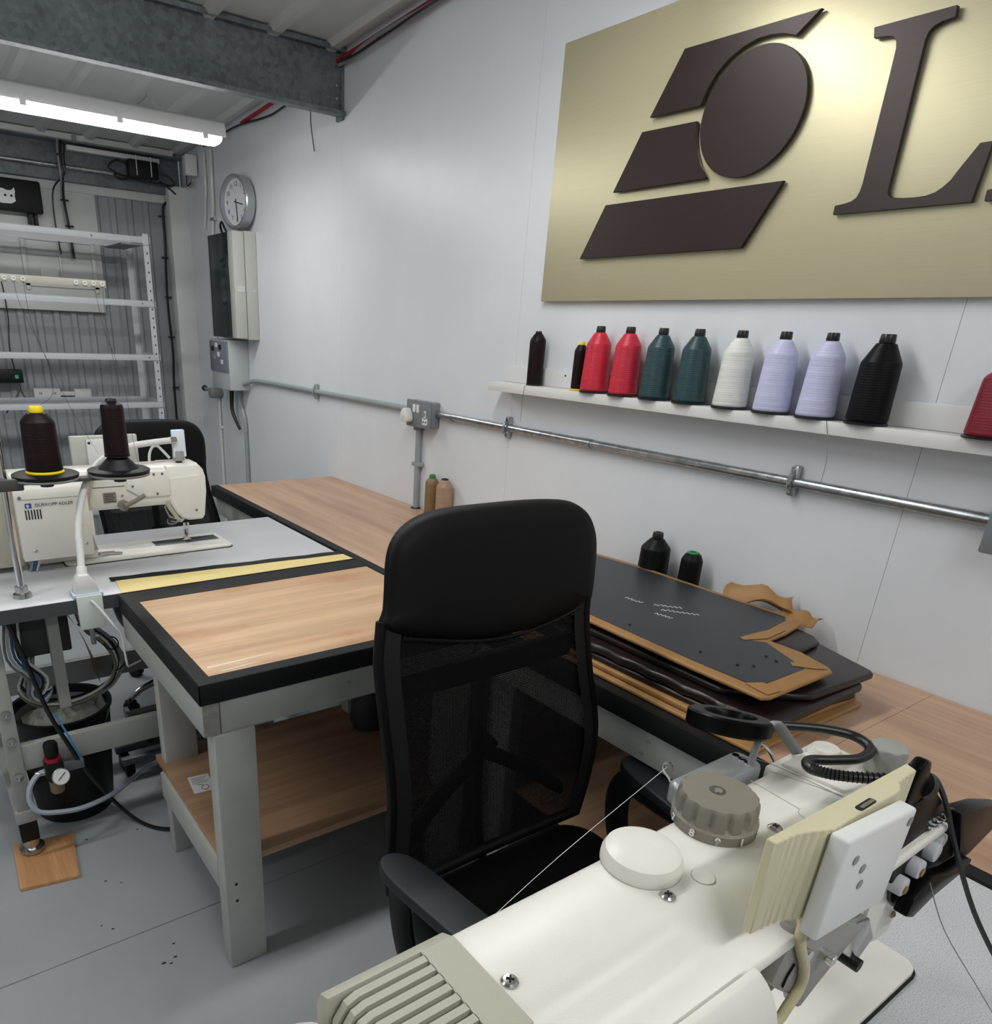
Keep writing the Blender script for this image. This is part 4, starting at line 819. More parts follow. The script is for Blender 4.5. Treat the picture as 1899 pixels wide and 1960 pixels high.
        lb = B().prism([(x_-0.0165, z_-0.008) for x_, z_ in ((-0.072, 0.200), (-0.067, 0.200), (-0.067, 0.203), (-0.062, 0.200), (-0.056, 0.200), (-0.056, 0.2135), (-0.071, 0.2135), (-0.073, 0.207))], -0.0292, -0.0278, 'Y').build('logo_mark', mat('logo blue', (44, 84, 160), 0.5), t)
        B().lathe([(0.0042, 0), (0.0042, 0.0005)], (-0.082, -0.0292, 0.1985), 14, (0, -1, 0)).build('logo_dot', M_white, lb)
        B().box(-0.105, 0.07, -0.0282, -0.0276, 0.2155, 0.2162).build('seam_line', M_vent, t)
        for k, c_ in enumerate((M_grey, MATS['blue cable'], M_trim)):
            B().tube([(-0.088+k*0.009, 0.004, 0.055), (-0.09+k*0.009, 0.0, 0.03), (-0.098+k*0.008, 0.004, 0.002)], 0.0042, 6, 3).build('cable', c_, t)
        B().box(-0.035, 0.03, -0.012, -0.005, 0.0005, 0.004).build('hinge', M_vent, t)
        B().box(0.27, 0.345, -0.020, -0.010, 0.0003, 0.0018).build('hinge', M_vent, t)
        B().tube([(0.10, 0.03, 0.02), (0.13, 0.045, 0.016), (0.17, 0.04, 0.012)], 0.005, 6, 3).tube([(0.10, 0.05, 0.018), (0.15, 0.06, 0.014)], 0.004, 6, 2).build('hand_lever', M_steel, t)
    else:
        # stitch length dial with numbers
        dx, dy, r0 = 0.187, 0.118, 0.0385
        def ring(r, z, amp, n=112):
            return [(dx+(r+amp*max(0, math.cos(14*2*math.pi*i/n))*-1)*math.cos(2*math.pi*i/n), dy+(r+amp*max(0, math.cos(14*2*math.pi*i/n))*-1)*math.sin(2*math.pi*i/n), z) for i in range(n)]
        b = B(); rs = [ring(0.0385, 0.2755, 0), ring(0.0388, 0.285, 0), ring(0.0365, 0.2868, 0), ring(0.0366, 0.290, 0.0036), ring(0.0362, 0.302, 0.0036), ring(0.0355, 0.3060, 0.0026), ring(0.0338, 0.3080, 0.0010)]
        b.sheet([r_+[r_[0]] for r_ in rs]); v_ = rs[-1]
        b._add(v_, [tuple(range(112))])
        dl = b.build('stitch_dial', M_dial, t, 'taupe ribbed dial with white numbers')
        B().lathe([(0.0075, 0), (0.0075, 0.0003), (0.0062, 0.0003), (0.006, 0.0001)], (dx+0.001, dy+0.003, 0.3080), 22).build('dial_recess', mat('dial shade', (84, 80, 72), 0.6), dl)
        B().lathe([(0.0040, 0), (0.0036, 0.0008)], (dx+0.001, dy+0.002, 0.3083), 12).build('dial_screw', M_steel, dl)
        for s_, an in (('7', 150), ('8', 186), ('9', 219), ('1', 251), ('2', 284), ('3', 318), ('4', 352), ('5', 30), ('6', 90)):
            a = R(an); nrm = Vector((math.cos(a), math.sin(a), 0)); tx = Vector((-math.sin(a), math.cos(a), 0))
            text('numeral', s_, 0.0100, frame(Vector((dx, dy, 0.2806))+nrm*0.0398, tx, (0, 0, 1)), M_white, dl, 0.0003, bold=0.0003)
        B().lathe([(0.0345, 0), (0.0350, 0.003), (0.0345, 0.0075), (0.0318, 0.0135), (0.028, 0.0155), (0.012, 0.0160)], (0.081, 0.116, 0.2752), 44).build('round_cap', me_, t)
        B().lathe([(0.0350, 0), (0.0350, 0.0006)], (0.081, 0.116, 0.2748), 44).build('cap_gasket', M_vent, t)
        for p in ((0.112, 0.075), (0.279, 0.074)):
            B().lathe([(0.0104, 0), (0.0104, 0.0003)], (p[0], p[1], 0.2748), 24).build('plug_ring', M_vent, t)
            B().lathe([(0.0098, 0), (0.0096, 0.0009), (0.004, 0.0013)], (p[0], p[1], 0.2748), 24).build('blind_plug', me_, t)
        for p in ((-0.100, 0.081), (0.066, 0.076), (0.229, 0.080)): screw((p[0], p[1], 0.2748), (0, 0, 1), 0.0065, t)
        # joint lines across the arm top
        for pts in (((0.283, 0.140), (0.276, 0.045)), ((0.318, 0.140), (0.345, 0.060))):
            B().tube([(pts[0][0], pts[0][1], 0.2750), (pts[1][0], pts[1][1], 0.2750)], 0.0006, 4, 1).build('joint_line', M_vent, t)
        B().box(0.330, 0.352, 0.062, 0.069, 0.2748, 0.2756).build('slot', M_grey, t)
        B().prism([(0.345, 0.0748), (0.358, 0.072), (0.425, 0.072), (0.425, 0.138), (0.340, 0.138)], 0.2748, 0.2790, 'Z', 0.0012).build('top_plate', me_, t)
        # thread guide bar beyond the arm
        B().prism(rrect(0.205, 0.327, 0.150, 0.186, 0.010), 0.250, 0.276, 'Z', 0.006, 3).build('thread_guide_bar', mat('satin grey bar', (150, 153, 156), 0.32, 0.3), t)
        for k in range(3): B().lathe([(0.0042, 0), (0.0042, 0.0012), (0.0025, 0.0012)], (0.3125-0.001*k, 0.177-0.0085*k, 0.2758), 14).build('guide_eye', M_chrome, t)
        B().tube([(0.216, 0.183, 0.262), (0.216, 0.190, 0.272), (0.213, 0.196, 0.279), (0.216, 0.199, 0.285), (0.222, 0.196, 0.285), (0.221, 0.190, 0.279)], 0.0013, 6, 3).build('thread_eyelet', M_chrome, t)
        B().tube([(0.350, 0.150, 0.268), (0.348, 0.160, 0.280), (0.338, 0.165, 0.288), (0.325, 0.166, 0.284)], 0.004, 6, 3, flat=0.4).build('take_up_lever', M_chrome, t)
        # cream control panel seen from behind
        fr_pts = [(0.086, 0.015), (0.094, 0.014), (0.106, 0.0130), (0.118, 0.0105), (0.130, 0.0055), (0.142, 0.001), (0.178, 0.0010), (0.236, -0.0015), (0.246, 0.0005), (0.253, 0.0050), (0.268, 0.0060), (0.287, 0.0060), (0.292, 0.0165), (0.086, 0.0225)]
        rib = []
        for (x0_, y0_), (x1_, y1_) in zip(fr_pts[:11], fr_pts[1:12]):
            n_ = max(2, int(abs(x1_-x0_)/0.0022))
            for i in range(n_):
                u = i/n_; xx = x0_+(x1_-x0_)*u; a_ = 0.0007*math.sin(xx*2*math.pi/0.0072) if (xx < 0.150 or xx > 0.240) and 0.096 < xx < 0.28 else 0
                rib.append((xx, y0_+(y1_-y0_)*u+a_))
        rib += fr_pts[11:]
        B().prism(rib, 0.275, 0.361, 'Z', 0.0008, 1).build('control_panel', M_cream, t, 'aged cream ribbed back of the control panel')
        B().prism(rrect(0.182, 0.208, 0.0015, 0.0075, 0.0028), 0.3606, 0.3614, 'Z').build('panel_slot', M_dark, t)
        B().prism(rrect(0.186, 0.207, 0.0025, 0.0055, 0.0014), 0.3608, 0.3620, 'Z').build('slot_metal', M_steel, t)
        wb = Matrix.Translation((0.1835, -0.0085, 0.3125)) @ Matrix.Rotation(R(-3), 4, 'Z') @ Matrix.Rotation(R(2), 4, 'Y')
        B().box(-0.050, 0.050, -0.0075, 0.0075, -0.048, 0.0465, 0.0030, 3, M=wb).build('mounting_block', M_white, t, 'white plastic block behind the panel')
        for p in ((-0.030, 0.024), (-0.013, 0.010), (-0.008, -0.007), (0.043, 0.036)):
            B().lathe([(0.0042, 0), (0.0042, 0.0004)], wb @ Vector((p[0], -0.0077, p[1])), 16, (0, -1, 0)).build('block_hole', M_grey, t)
        B().prism([(0.150, 0.268), (0.236, 0.262), (0.228, 0.246), (0.190, 0.240), (0.160, 0.244)], -0.004, 0.014, 'Y', 0.003).build('bracket', M_white, t)
        B().tube([(0.152, 0.010, 0.278), (0.153, 0.006, 0.262), (0.150, 0.003, 0.243), (0.172, 0.002, 0.205), (0.178, 0.002, 0.180), (0.165, 0.002, 0.163), (0.150, 0.003, 0.150), (0.11, 0.012, 0.14)], 0.0046, 10, 5).build('panel_cable', mat('cream cable', (196, 188, 150), 0.35), t)
        # grey lifting lever below the arm
        B().prism([(0.148, 0.255), (0.205, 0.235), (0.268, 0.202), (0.300, 0.178), (0.262, 0.160), (0.228, 0.142), (0.205, 0.128), (0.192, 0.150), (0.150, 0.185), (0.130, 0.205)], 0.006, 0.022, 'Y', 0.004).build('lift_lever', mat('lever grey', (142, 140, 134), 0.4), t)
        B().tube([(0.150, 0.0058, 0.192), (0.153, 0.0058, 0.203), (0.160, 0.0058, 0.212)], 0.0030, 8, 4, flat=0.3).build('lever_slot', M_dark, t)
        B().cyl((0.212, -0.006, 0.195), (0.212, 0.008, 0.195), 0.0058, seg=14, bev=0.001).build('lever_bolt', M_chrome, t)
        B().cyl((0.166, -0.002, 0.222), (0.166, 0.006, 0.222), 0.006, seg=12).build('lever_bolt', M_chrome, t)
        B().prism([(0.285, 0.185), (0.315, 0.180), (0.345, 0.140), (0.320, 0.120), (0.300, 0.135)], 0.008, 0.020, 'Y', 0.002).build('end_bracket', M_steel, t)
        B().cyl((0.305, 0.000, 0.130), (0.305, 0.02, 0.130), 0.007, seg=12).build('pivot_pin', M_black, t)
        B().prism([(0.105, 0.240), (0.165, 0.215), (0.180, 0.160), (0.155, 0.155), (0.118, 0.205)], 0.0205, 0.0228, 'Y').build('rating_plate', mat('rating plate', (150, 146, 136), 0.4, 0.3), t)
    GM[0] = None
    return t
machine((0.346, 2.300, 0.79), 'cream sewing machine on the speckled table beyond the thread stand', False)
machine((0.380, 0.182, 0.79), 'large cream sewing machine with numbered taupe dial in the foreground', True)

# near machine table
t = thing('sewing_table', 'speckled pale sewing machine table under the foreground machine', 'table', (0.6, 0.15, 0))
B().box(-0.30, 1.149, -0.45, 0.47, 0.752, 0.790, 0.0015).build('tabletop', M_lam, t)
B().box(-0.30, 1.149, 0.4702, 0.472, 0.752, 0.789).build('edge_band', MATS['dark grey edge'], t)
for x_, y_ in ((-0.22, 0.40), (1.05, 0.40), (-0.22, -0.40), (1.05, -0.40)):
    B().box(x_, x_+0.04, y_, y_+0.04, 0.0, 0.752, 0.003).build('leg', M_sf, t)
B().box(-0.18, 1.05, 0.405, 0.43, 0.29, 0.37, 0.003).build('cross_rail', M_sf, t)
wire('machine_thread', 'fine pale thread stretched from the foreground machine past the chair', [(0.598, 0.378, 1.072), (0.44, 0.37, 1.03), (0.33, 0.365, 0.99)], 0.0003, M_white, 'thread')
wire('machine_thread', 'fine thread crossing the top of the foreground machine', [(0.692, 0.352, 1.067), (0.705, 0.33, 1.069), (0.715, 0.27, 1.0665), (0.722, 0.225, 1.062)], 0.0004, M_grey, 'thread')
wire('fallen_thread', 'thin dark thread curling across the speckled table at the right', [(0.780, 0.176, 0.985), (0.80, 0.155, 0.93), (0.83, 0.12, 0.87), (0.87, 0.09, 0.81), (0.92, 0.09, 0.7915), (1.0, 0.06, 0.7915), (1.08, 0.05, 0.7915)], 0.0006, M_grey, 'thread')
wire('lamp_cord', 'black lamp cord dropping from the clip lamp onto the table', [(0.752, 0.203, 1.110), (0.770, 0.198, 1.098), (0.795, 0.19, 1.065), (0.82, 0.175, 1.01), (0.86, 0.15, 0.93), (0.90, 0.12, 0.86), (0.94, 0.09, 0.80), (0.98, 0.05, 0.795), (1.02, -0.05, 0.795)], 0.0028, M_cable)

# ring lamp with clip
t = thing('clip_lamp', 'black ring lamp on a gooseneck clipped to the foreground machine', 'lamp', (0.72, 0.22, 1.05))
rc = Vector((0.694, 0.376, 1.100)); ra = Vector((0.25, 0.17, 1)).normalized()
B().lathe([(0.026, -0.010), (0.042, -0.010), (0.0445, -0.007), (0.0445, 0.007), (0.042, 0.009), (0.028, 0.009), (0.026, 0.006), (0.026, -0.010)], rc, 48, ra, cap=False).build('ring_head', M_blackg, t)
B().tube([(0.722, 0.350, 1.100), (0.745, 0.330, 1.102), (0.770, 0.306, 1.102), (0.785, 0.284, 1.100), (0.776, 0.264, 1.098), (0.750, 0.262, 1.096), (0.722, 0.275, 1.096), (0.698, 0.287, 1.097), (0.683, 0.277, 1.098), (0.688, 0.258, 1.100), (0.702, 0.236, 1.104), (0.722, 0.214, 1.108)], 0.0052, 12, 8).build('gooseneck', mat('black rubber hose', (24, 24, 25), 0.35), t)
def tk(u): return 0.0057
gp = catmull([Vector(p) for p in ((0.683, 0.277, 1.098), (0.688, 0.258, 1.100), (0.702, 0.236, 1.104), (0.722, 0.214, 1.108))], 7)
for p, q in zip(gp, gp[1:]):
    d = (q-p).normalized(); m_ = (p+q)/2
    B().lathe([(0.0050, -0.0008), (0.0061, 0), (0.0050, 0.0008)], m_, 12, d).build('hose_rib', M_blackg, t)
B().prism([(0.700, 1.120), (0.704, 1.136), (0.716, 1.141), (0.727, 1.136), (0.733, 1.122), (0.742, 1.104), (0.722, 1.085), (0.702, 1.090)], 0.195, 0.207, 'Y', 0.003).build('swivel_head', M_blackg, t)
B().prism([(0.700, 1.092), (0.760, 1.094), (0.790, 1.072), (0.815, 1.052), (0.850, 1.038), (0.918, 0.958), (0.905, 0.952), (0.818, 0.952), (0.775, 0.940), (0.752, 0.960), (0.716, 1.025)], 0.194, 0.200, 'Y', 0.002).build('clip_jaw', M_blackg, t)
B().prism([(0.840, 1.040), (0.925, 1.018), (1.010, 0.986), (1.020, 0.974), (0.985, 0.960), (0.930, 0.950), (0.905, 0.951)], 0.186, 0.206, 'Y', 0.002).build('clip_handle', M_blackg, t)
B().prism([(0.760, 0.970), (0.790, 0.985), (0.850, 0.965), (0.915, 0.955), (0.905, 0.944), (0.820, 0.945), (0.778, 0.938), (0.756, 0.950)], 0.178, 0.192, 'Y', 0.002).build('clip_handle', M_blackg, t)
B().tube([(0.772+0.0016*i+0.0062*math.cos(i*1.05), 0.192+0.0045*math.sin(i*1.05), 1.048+0.002*math.sin(i*1.05)) for i in range(26)], 0.0012, 5, 1).build('spring', M_chrome, t)
B().lathe([(0.0080, 0), (0.0080, 0.003), (0.0040, 0.004)], (0.795, 0.1935, 1.035), 20, (0, -1, 0)).build('rivet', M_steel, t)
B().lathe([(0.015, -0.010), (0.015, 0.010)], (0.745, 0.205, 1.100), 20, (1, 0, -0.6)).build('ribbed_knob', M_black, t)
for k, p in enumerate(((0.735, 0.186, 0.990), (0.758, 0.184, 1.003), (0.790, 0.184, 1.010), (0.803, 0.186, 1.018))):
    o = B().cyl((p[0]+0.010, p[1]-0.001, p[2]-0.002), (p[0]+0.010, p[1]+0.014, p[2]-0.002), 0.0105 if k < 3 else 0.009, seg=16, bev=0.002).build('grip_pad', mat('pale grip pad', (190, 192, 196), 0.5), t)
    if k < 2: B().lathe([(0.0045, 0), (0.0045, 0.0015)], (p[0]+0.010, p[1]-0.0012, p[2]-0.004), 12, (0, -1, 0)).build('brass_screw', mat('brass', (176, 134, 70), 0.3, 0.9), o)

# ================================================================ CHAIRS
m, nt, b_ = newmat('black mesh fabric'); tc = nt.nodes.new('ShaderNodeTexCoord')
sp = nt.nodes.new('ShaderNodeSeparateXYZ'); nt.links.new(tc.outputs['Object'], sp.inputs[0])
def mth(op, a, b=None):
    n = nt.nodes.new('ShaderNodeMath'); n.operation = op
    for i, q in enumerate((a, b)):
        if q is None: continue
        if isinstance(q, (int, float)): n.inputs[i].default_value = q
        else: nt.links.new(q, n.inputs[i])
    return n.outputs[0]
PITCH = 2*math.pi/0.0052
u_ = mth('MULTIPLY', mth('ADD', sp.outputs[0], sp.outputs[2]), PITCH*0.7071); v2_ = mth('MULTIPLY', mth('SUBTRACT', sp.outputs[0], sp.outputs[2]), PITCH*0.7071)
h_ = mth('MULTIPLY', mth('SINE', u_), mth('SINE', v2_))
hole = mth('GREATER_THAN', h_, 0.71)
tr_ = nt.nodes.new('ShaderNodeBsdfTransparent'); mx_ = nt.nodes.new('ShaderNodeMixShader')
b_.inputs['Base Color'].default_value = lin((6, 6, 7)); b_.inputs['Roughness'].default_value = 0.7; b_.inputs['Specular IOR Level'].default_value = 0.2
nt.links.new(hole, mx_.inputs[0]); nt.links.new(b_.outputs[0], mx_.inputs[1]); nt.links.new(tr_.outputs[0], mx_.inputs[2])
nt.links.new(mx_.outputs[0], nt.nodes['Material Output'].inputs['Surface']); M_mesh = m

def yb(z): return 0.98+(z-1.2)*0.114
CX = 0.860
def back_outline():
    Lr = [(0.836, 1.207), (0.744, 1.207), (0.690, 1.200), (0.652, 1.184), (0.629, 1.160), (0.619, 1.130), (0.615, 1.092), (0.610, 1.050), (0.602, 1.026)]
    Rr = [(1.101, 0.965), (1.106, 1.000), (1.112, 1.060), (1.112, 1.110), (1.104, 1.140), (1.086, 1.168), (1.055, 1.188), (1.010, 1.199), (0.930, 1.205)]
    return Lr, Rr
def pillow(outline, c, yf, tf, tb, rings=(1.0, 0.985, 0.95, 0.86, 0.65, 0.35), prof=(0.0, 0.35, 0.65, 0.86, 0.97, 1.0)):
    """cushion: outline in x,z; front bulges by tf towards -Y, back by tb"""
    b = B(); n = len(outline); V = []; F = []
    for sgn, th in ((-1, tf), (1, tb)):
        st = len(V)
        for k, s in enumerate(rings):
            for (x, z) in outline:
                xx, zz = c[0]+(x-c[0])*s, c[1]+(z-c[1])*s
                V.append((xx, yf(xx, zz)+sgn*th*prof[k], zz))
        V.append((c[0], yf(*c)+sgn*th, c[1])); ci = len(V)-1
        for k in range(len(rings)-1):
            for i in range(n): F.append((st+k*n+i, st+k*n+(i+1) % n, st+(k+1)*n+(i+1) % n, st+(k+1)*n+i))
        k = len(rings)-1
        for i in range(n): F.append((st+k*n+i, st+k*n+(i+1) % n, ci))
    b._add(V, F); return b
def chair():
    t = thing('office_chair', 'black high-backed mesh office chair standing empty in front of the workbench', 'chair', (CX, 0.70, 0))
    Lr, Rr = back_outline()
    seam = [(0.640, 1.012), (0.690, 0.996), (0.740, 0.980), (0.790, 0.968), (0.840, 0.960), (0.890, 0.956), (0.940, 0.957), (0.990, 0.960), (1.040, 0.963), (1.075, 0.964)]
    seam = [(0.640, 1.004), (0.690, 0.991), (0.740, 0.979), (0.790, 0.968), (0.840, 0.961), (0.890, 0.958), (0.940, 0.960), (0.985, 0.966), (1.030, 0.975), (1.070, 0.985)]
    Rr = [(1.097, 1.000)]+Rr[1:]
    out = [(p.x, p.z) for p in catmull([Vector((x, 0, z)) for x, z in Lr+seam+Rr], 3, True)]
    cur = lambda x, z: yb(z)-0.10*(x-CX)**2
    pd = pillow(out, (CX, 1.09), cur, 0.030, 0.020).build('headrest', M_chair, t, ang=60)
    B().tube([(x, cur(x, z)-0.0105, z) for x, z in [(CX+(x-CX)*0.975, 1.09+(z-1.09)*0.97) for x, z in out]], 0.0013, 5, 1, closed=True).build('seam_piping', mat('black piping', (16, 17, 18), 0.5, spec=0.3), pd)
    B().tube([(x, cur(x, z)-0.012, z-0.003) for x, z in seam], 0.0035, 6, 2).build('seam_piping', MATS['black piping'], pd)
    # stitching down the left edge of the pad
    mo = [(0.612, 1.070), (0.603, 1.030), (0.595, 0.970), (0.598, 0.900), (0.604, 0.830), (0.610, 0.760), (0.613, 0.690), (0.606, 0.620), (0.600, 0.560)]
    mr = [(1.092, 0.500), (1.100, 0.540), (1.118, 0.580), (1.132, 0.640), (1.138, 0.690), (1.128, 0.760), (1.112, 0.830), (1.100, 0.900), (1.092, 0.960), (1.096, 1.005), (1.10, 1.04)]
    rows = []
    for i in range(25):
        z = 1.035-i*(0.525/24)
        def ix(P):
            Q = sorted(P, key=lambda p: p[1])
            for (x0, z0), (x1, z1) in zip(Q, Q[1:]):
                if z0 <= z <= z1: return x0+(x1-x0)*(z-z0)/(z1-z0+1e-9)
            return Q[0][0] if z < Q[0][1] else Q[-1][0]
        xl, xr = ix(mo), ix(mr)
        rows.append([(xl+(xr-xl)*j/12, cur(xl+(xr-xl)*j/12, z)-0.004, z) for j in range(13)])
    B().sheet(rows).build('mesh_back', M_mesh, t)
    for side_ in (0, -1):
        P = [r_[side_] for r_ in rows[::3]]
        B().tube(P, 0.012, 10, 3, flat=0.8).build('back_frame', M_chair, t)
        s_ = 1 if side_ == 0 else -1
        B().sheet([[(r_[side_][0]+s_*0.001, r_[side_][1]-0.006, r_[side_][2]), (r_[side_][0]+s_*0.038, r_[side_][1]-0.007, r_[side_][2])] for r_ in rows]).build('edge_webbing', mat('dense webbing', (8, 8, 9), 0.6, bmp=0.5, bscale=500), t)
    B().tube([rows[-1][0], tuple(rows[-1][6]), rows[-1][-1]], 0.012, 10, 4).build('back_frame', M_chair, t)
    B().box(0.62, 1.09, 0.965, 0.985, 0.862, 0.915, 0.006).build('lumbar_bar', M_chair, t)
    B().tube([(CX, 0.985, 0.90), (CX, 0.975, 0.70), (CX, 0.955, 0.50), (CX, 0.88, 0.38), (CX, 0.72, 0.36)], 0.024, 10, 5, flat=0.55).build('back_spine', M_black, t)
    B().tube([(CX-0.03, 0.965, 0.72), (CX+0.10, 0.955, 0.64), (CX+0.22, 0.935, 0.55)], 0.018, 8, 4, flat=0.5).build('back_strut', M_black, t)
    B().tube([(CX+0.03, 0.965, 0.72), (CX-0.10, 0.955, 0.64), (CX-0.22, 0.935, 0.55)], 0.018, 8, 4, flat=0.5).build('back_strut', M_black, t)
    st = rrect(0.625, 1.10, 0.435, 0.905, 0.075, 6); V = B()
    n = len(st); c = (0.862, 0.67); VV = []; F = []
    lv = [(0.94, 0.395), (0.99, 0.41), (1.0, 0.44), (0.995, 0.47), (0.965, 0.488), (0.88, 0.496), (0.6, 0.500), (0.3, 0.500)]
    for s, z in lv: VV += [(c[0]+(x-c[0])*s, c[1]+(y-c[1])*s, z) for x, y in st]
    for k in range(len(lv)-1):
        for i in range(n): F.append((k*n+i, k*n+(i+1) % n, (k+1)*n+(i+1) % n, (k+1)*n+i))
    F += [tuple(range(n))[::-1], tuple(range((len(lv)-1)*n, len(lv)*n))]
    V._add(VV, F); V.build('seat', M_chair, t, ang=60)
    # arms
    for sgn in (-1, 1):
        xa = 0.553 if sgn < 0 else 1.160; dxf = 0.025 if sgn < 0 else -0.045
        pts = []
        n_ = 18
        for i in range(n_):
            u = 0.5-0.5*math.cos(math.pi*i/(n_-1)); y = 0.838-0.31*u
            wdt = 0.036*(max(0.0, 1-abs(2*u-1)**6))**0.5+0.0005
            pts.append((xa+dxf*u*1.3, y, wdt))
        pl = [(x-w_, y) for x, y, w_ in pts]+[(x+w_, y) for x, y, w_ in pts[::-1]]
        B().prism(pl, 0.636, 0.659, 'Z', 0.007, 3).build('arm_pad', M_chairp, t)
        xs_ = 0.575 if sgn < 0 else 1.140; xi = 0.640 if sgn < 0 else 1.085
        B().tube([(xs_, 0.80, 0.616), (xs_, 0.822, 0.56), (xs_, 0.800, 0.47), (xs_, 0.74, 0.415), (xs_, 0.66, 0.405), (xs_, 0.60, 0.44), (xs_, 0.575, 0.52), (xs_, 0.59, 0.59), (xs_, 0.64, 0.616), (xs_, 0.72, 0.618)], 0.015, 12, 5, closed=True, flat=2.0, up=(1, 0, 0)).build('arm_loop', M_black, t)
        B().box(min(xs_, xi), max(xs_, xi), 0.64, 0.74, 0.385, 0.41, 0.006).build('arm_bracket', M_black, t)
    B().cyl((CX, 0.70, 0.10), (CX, 0.70, 0.27), 0.028, seg=20).cyl((CX, 0.70, 0.27), (CX, 0.70, 0.36), 0.016, seg=16).build('gas_lift', M_blackg, t)
    B().box(CX-0.11, CX+0.11, 0.58, 0.82, 0.355, 0.394, 0.01).build('seat_mechanism', M_black, t)
    for k in range(5):
        a = R(50+72*k); d = Vector((math.cos(a), math.sin(a), 0)); o_ = Vector((CX, 0.70, 0))
        lg = B().tube([o_+d*0.02+Vector((0, 0, 0.125)), o_+d*0.14+Vector((0, 0, 0.115)), o_+d*0.27+Vector((0, 0, 0.096)), o_+d*0.33+Vector((0, 0, 0.066))], lambda u: 0.020-0.006*u, 12, 4).build('base_leg', M_chrome, t, 'chrome star base leg')
        sd = Vector((-d.y, d.x, 0)); q = o_+d*0.33+Vector((0, 0, 0.028))
        B().lathe([(0.020, 0.0), (0.028, 0.003), (0.028, 0.016), (0.020, 0.018)], q+sd*0.006, 20, sd).lathe([(0.020, 0.0), (0.028, 0.003), (0.028, 0.016), (0.020, 0.018)], q-sd*0.006, 20, -sd).cyl(q+Vector((0, 0, 0)), q+Vector((0, 0, 0.040)), 0.008, seg=8).box(-0.02, 0.02, -0.02, 0.02, 0.012, 0.034, 0.006, M=Matrix.Translation(q) @ Matrix.Rotation(a, 4, 'Z')).build('castor', M_black, lg, 'black castor')
    return t
ch_ = chair()
dup(ch_, (0.868, 2.89, 0), R(4), label='black high-backed mesh office chair behind the far sewing machine', scale=0.92)

# ================================================================ LEATHER PANELS
def panel(name, label, poly, z0, z1, m, bev=0.004, cat='leather', group=None):
    o = B().prism(poly, z0, z1, 'Z', min(bev, (z1-z0)*0.48), 3).build(name, m)
    return tag(o, label, cat, group)
panel('leather_cover', 'tan leather panel at the bottom of the pile on the bench', [(1.178, 0.578), (1.565, 0.572), (1.575, 0.60), (1.60, 1.45), (1.20, 1.45), (1.180, 1.0)], 0.7915, 0.801, M_tan)
panel('leather_cover', 'tan leather panel second from the bottom of the pile', [(1.192, 0.66), (1.24, 0.60), (1.562, 0.585), (1.60, 1.50), (1.20, 1.48)], 0.8015, 0.814, M_tan)
b = B(); pl = [(1.205, 0.62), (1.535, 0.578), (1.560, 0.60), (1.62, 1.5), (1.20, 1.5)]
panel('leather_cover', 'dark brown leather panel just above the tan ones', pl, 0.8145, 0.828, M_brown, 0.006)
# quilted panel: scalloped edge with soft ridges
n = 22; pl = []
for i in range(n*4+1):
    u = i/(n*4); y = 1.50-0.90*u; pl.append((1.200+0.006*abs(math.sin(u*n*math.pi*0.5)), y))
pl += [(1.25, 0.572), (1.545, 0.574), (1.565, 0.60), (1.64, 1.5)]
panel('leather_cover', 'padded dark brown leather panel with scalloped edge in the middle of the pile', pl, 0.829, 0.850, M_brown, 0.008)
panel('leather_cover', 'large dark brown leather panel poking out to the right below the top one', [(1.34, 0.600), (1.362, 0.585), (1.580, 0.574), (1.592, 0.584), (1.640, 0.72), (1.66, 1.3), (1.24, 1.3), (1.23, 0.70)], 0.8505, 0.866, M_brown, 0.006)
panel('leather_cover', 'small dark brown leather panel under the notch of the top one', [(1.52, 0.705), (1.617, 0.712), (1.645, 0.740), (1.66, 0.80), (1.50, 0.82)], 0.8665, 0.8765, M_brown, 0.004)
t = thing('covered_board', 'charcoal board panel with tan leather turned over its edges, top of the pile', 'board', (1.42, 0.95, 0.87))
po = [(1.222, 0.612), (1.240, 0.603), (1.460, 0.603), (1.474, 0.618), (1.500, 0.690), (1.500, 0.765), (1.580, 0.770), (1.672, 0.786), (1.688, 0.80), (1.695, 1.30), (1.665, 1.56), (1.250, 1.56), (1.236, 1.09), (1.222, 0.767)]
B().prism(po, 0.877, 0.8865, 'Z', 0.0042, 3).build('leather_edge', M_tan, t)
pi_ = [(1.252, 0.645), (1.278, 0.640), (1.418, 0.640), (1.466, 0.735), (1.478, 0.760), (1.462, 0.778), (1.458, 0.797), (1.530, 0.800), (1.650, 0.816), (1.672, 0.83), (1.672, 1.30), (1.640, 1.535), (1.275, 1.535), (1.262, 1.10), (1.250, 0.78)]
B().prism(pi_, 0.8868, 0.8874, 'Z').build('board', M_board, t, 'charcoal backing board')
B().prism([(1.446, 0.792), (1.450, 0.806), (1.530, 0.802), (1.585, 0.778), (1.500, 0.770)], 0.8875, 0.8890, 'Z', 0.0005, 1).build('leather_flap', M_tan, t)
B().prism([(1.408, 0.660), (1.420, 0.672), (1.470, 0.625), (1.455, 0.612), (1.430, 0.632)], 0.8875, 0.8888, 'Z', 0.0005, 1).build('leather_flap', M_tan, t)
B().prism([(1.246, 0.662), (1.280, 0.645), (1.275, 0.606), (1.236, 0.610)], 0.8875, 0.8888, 'Z', 0.0005, 1).build('leather_flap', M_tan, t)
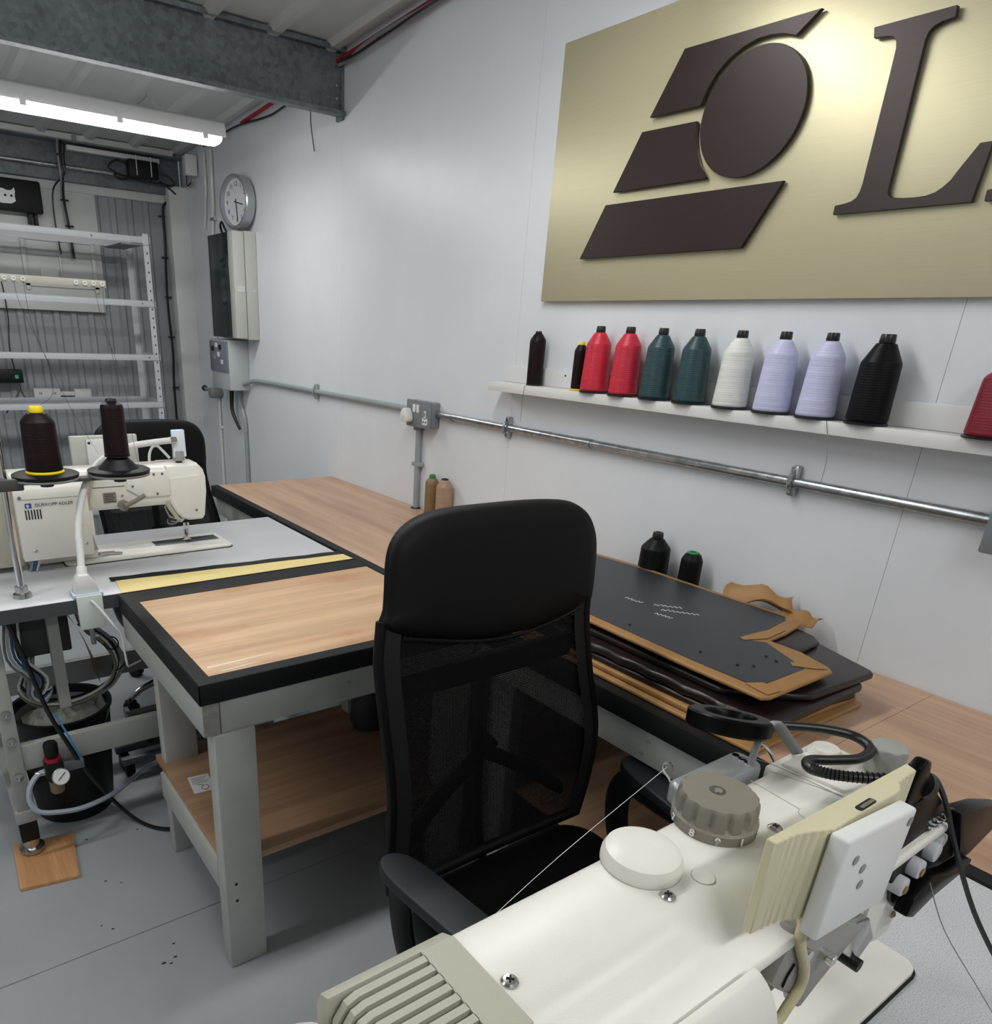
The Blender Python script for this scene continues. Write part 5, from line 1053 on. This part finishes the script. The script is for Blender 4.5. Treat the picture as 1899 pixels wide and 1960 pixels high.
M_chalk = mat('chalk white', (214, 214, 214), 0.8)
def scrawl(pts):
    B().tube([(x, y, 0.8878) for x, y in pts], 0.0010, 5, 2).build('chalk_writing', M_chalk, t)
random.seed(21)
for (xa, ya, xb, yb_, n_) in ((1.431, 1.113, 1.436, 1.066, 9), (1.453, 1.042, 1.494, 0.992, 12), (1.439, 1.010, 1.492, 0.941, 16), (1.404, 1.001, 1.415, 0.958, 9)):
    d = Vector((xb-xa, yb_-ya)); nn = Vector((-d.y, d.x)).normalized()*0.0046
    scrawl([(xa+d.x*i/n_+nn.x*(1 if i % 2 else -1)*random.uniform(0.5, 1.4), ya+d.y*i/n_+nn.y*(1 if i % 2 else -1)*random.uniform(0.5, 1.4)) for i in range(n_+1)])
for p in ((1.29, 0.98), (1.30, 0.80), (1.31, 0.72), (1.335, 0.70), (1.40, 0.69), (1.405, 0.715)):
    B().lathe([(0.0035, 0), (0.003, 0.002)], (p[0], p[1], 0.8875), 10).build('stud', M_dark, t)
def crumple(name, label, cx, cy, z0, sx, sy, h, seed, rot):
    random.seed(seed); rows = []
    for i in range(9):
        r_ = []
        for j in range(9):
            u, v_ = (i-4)/4, (j-4)/4; a = R(rot)
            x = u*sx*(1+0.15*math.sin(3*v_)); y = v_*sy*(1+0.2*math.cos(2.5*u+1))
            z = z0+h*(0.45+0.35*math.sin(3.1*u+1.3*v_)+0.2*math.cos(4*v_-u))+0.01*(1-u*u)
            r_.append((cx+x*math.cos(a)-y*math.sin(a), cy+x*math.sin(a)+y*math.cos(a), max(z, z0)))
        rows.append(r_)
    o = B().sheet(rows).build(name, M_tan); m_ = o.modifiers.new('thickness', 'SOLIDIFY'); m_.thickness = 0.0015
    return tag(o, label, 'leather')
crumple('leather_scrap', 'crumpled tan leather scrap curling up against the white wall', 1.722, 0.925, 0.875, 0.036, 0.078, 0.045, 4, 3)
crumple('leather_scrap', 'small tan leather scrap with a turned tip nearest the wall corner of the pile', 1.705, 0.81, 0.868, 0.040, 0.036, 0.026, 9, -12)
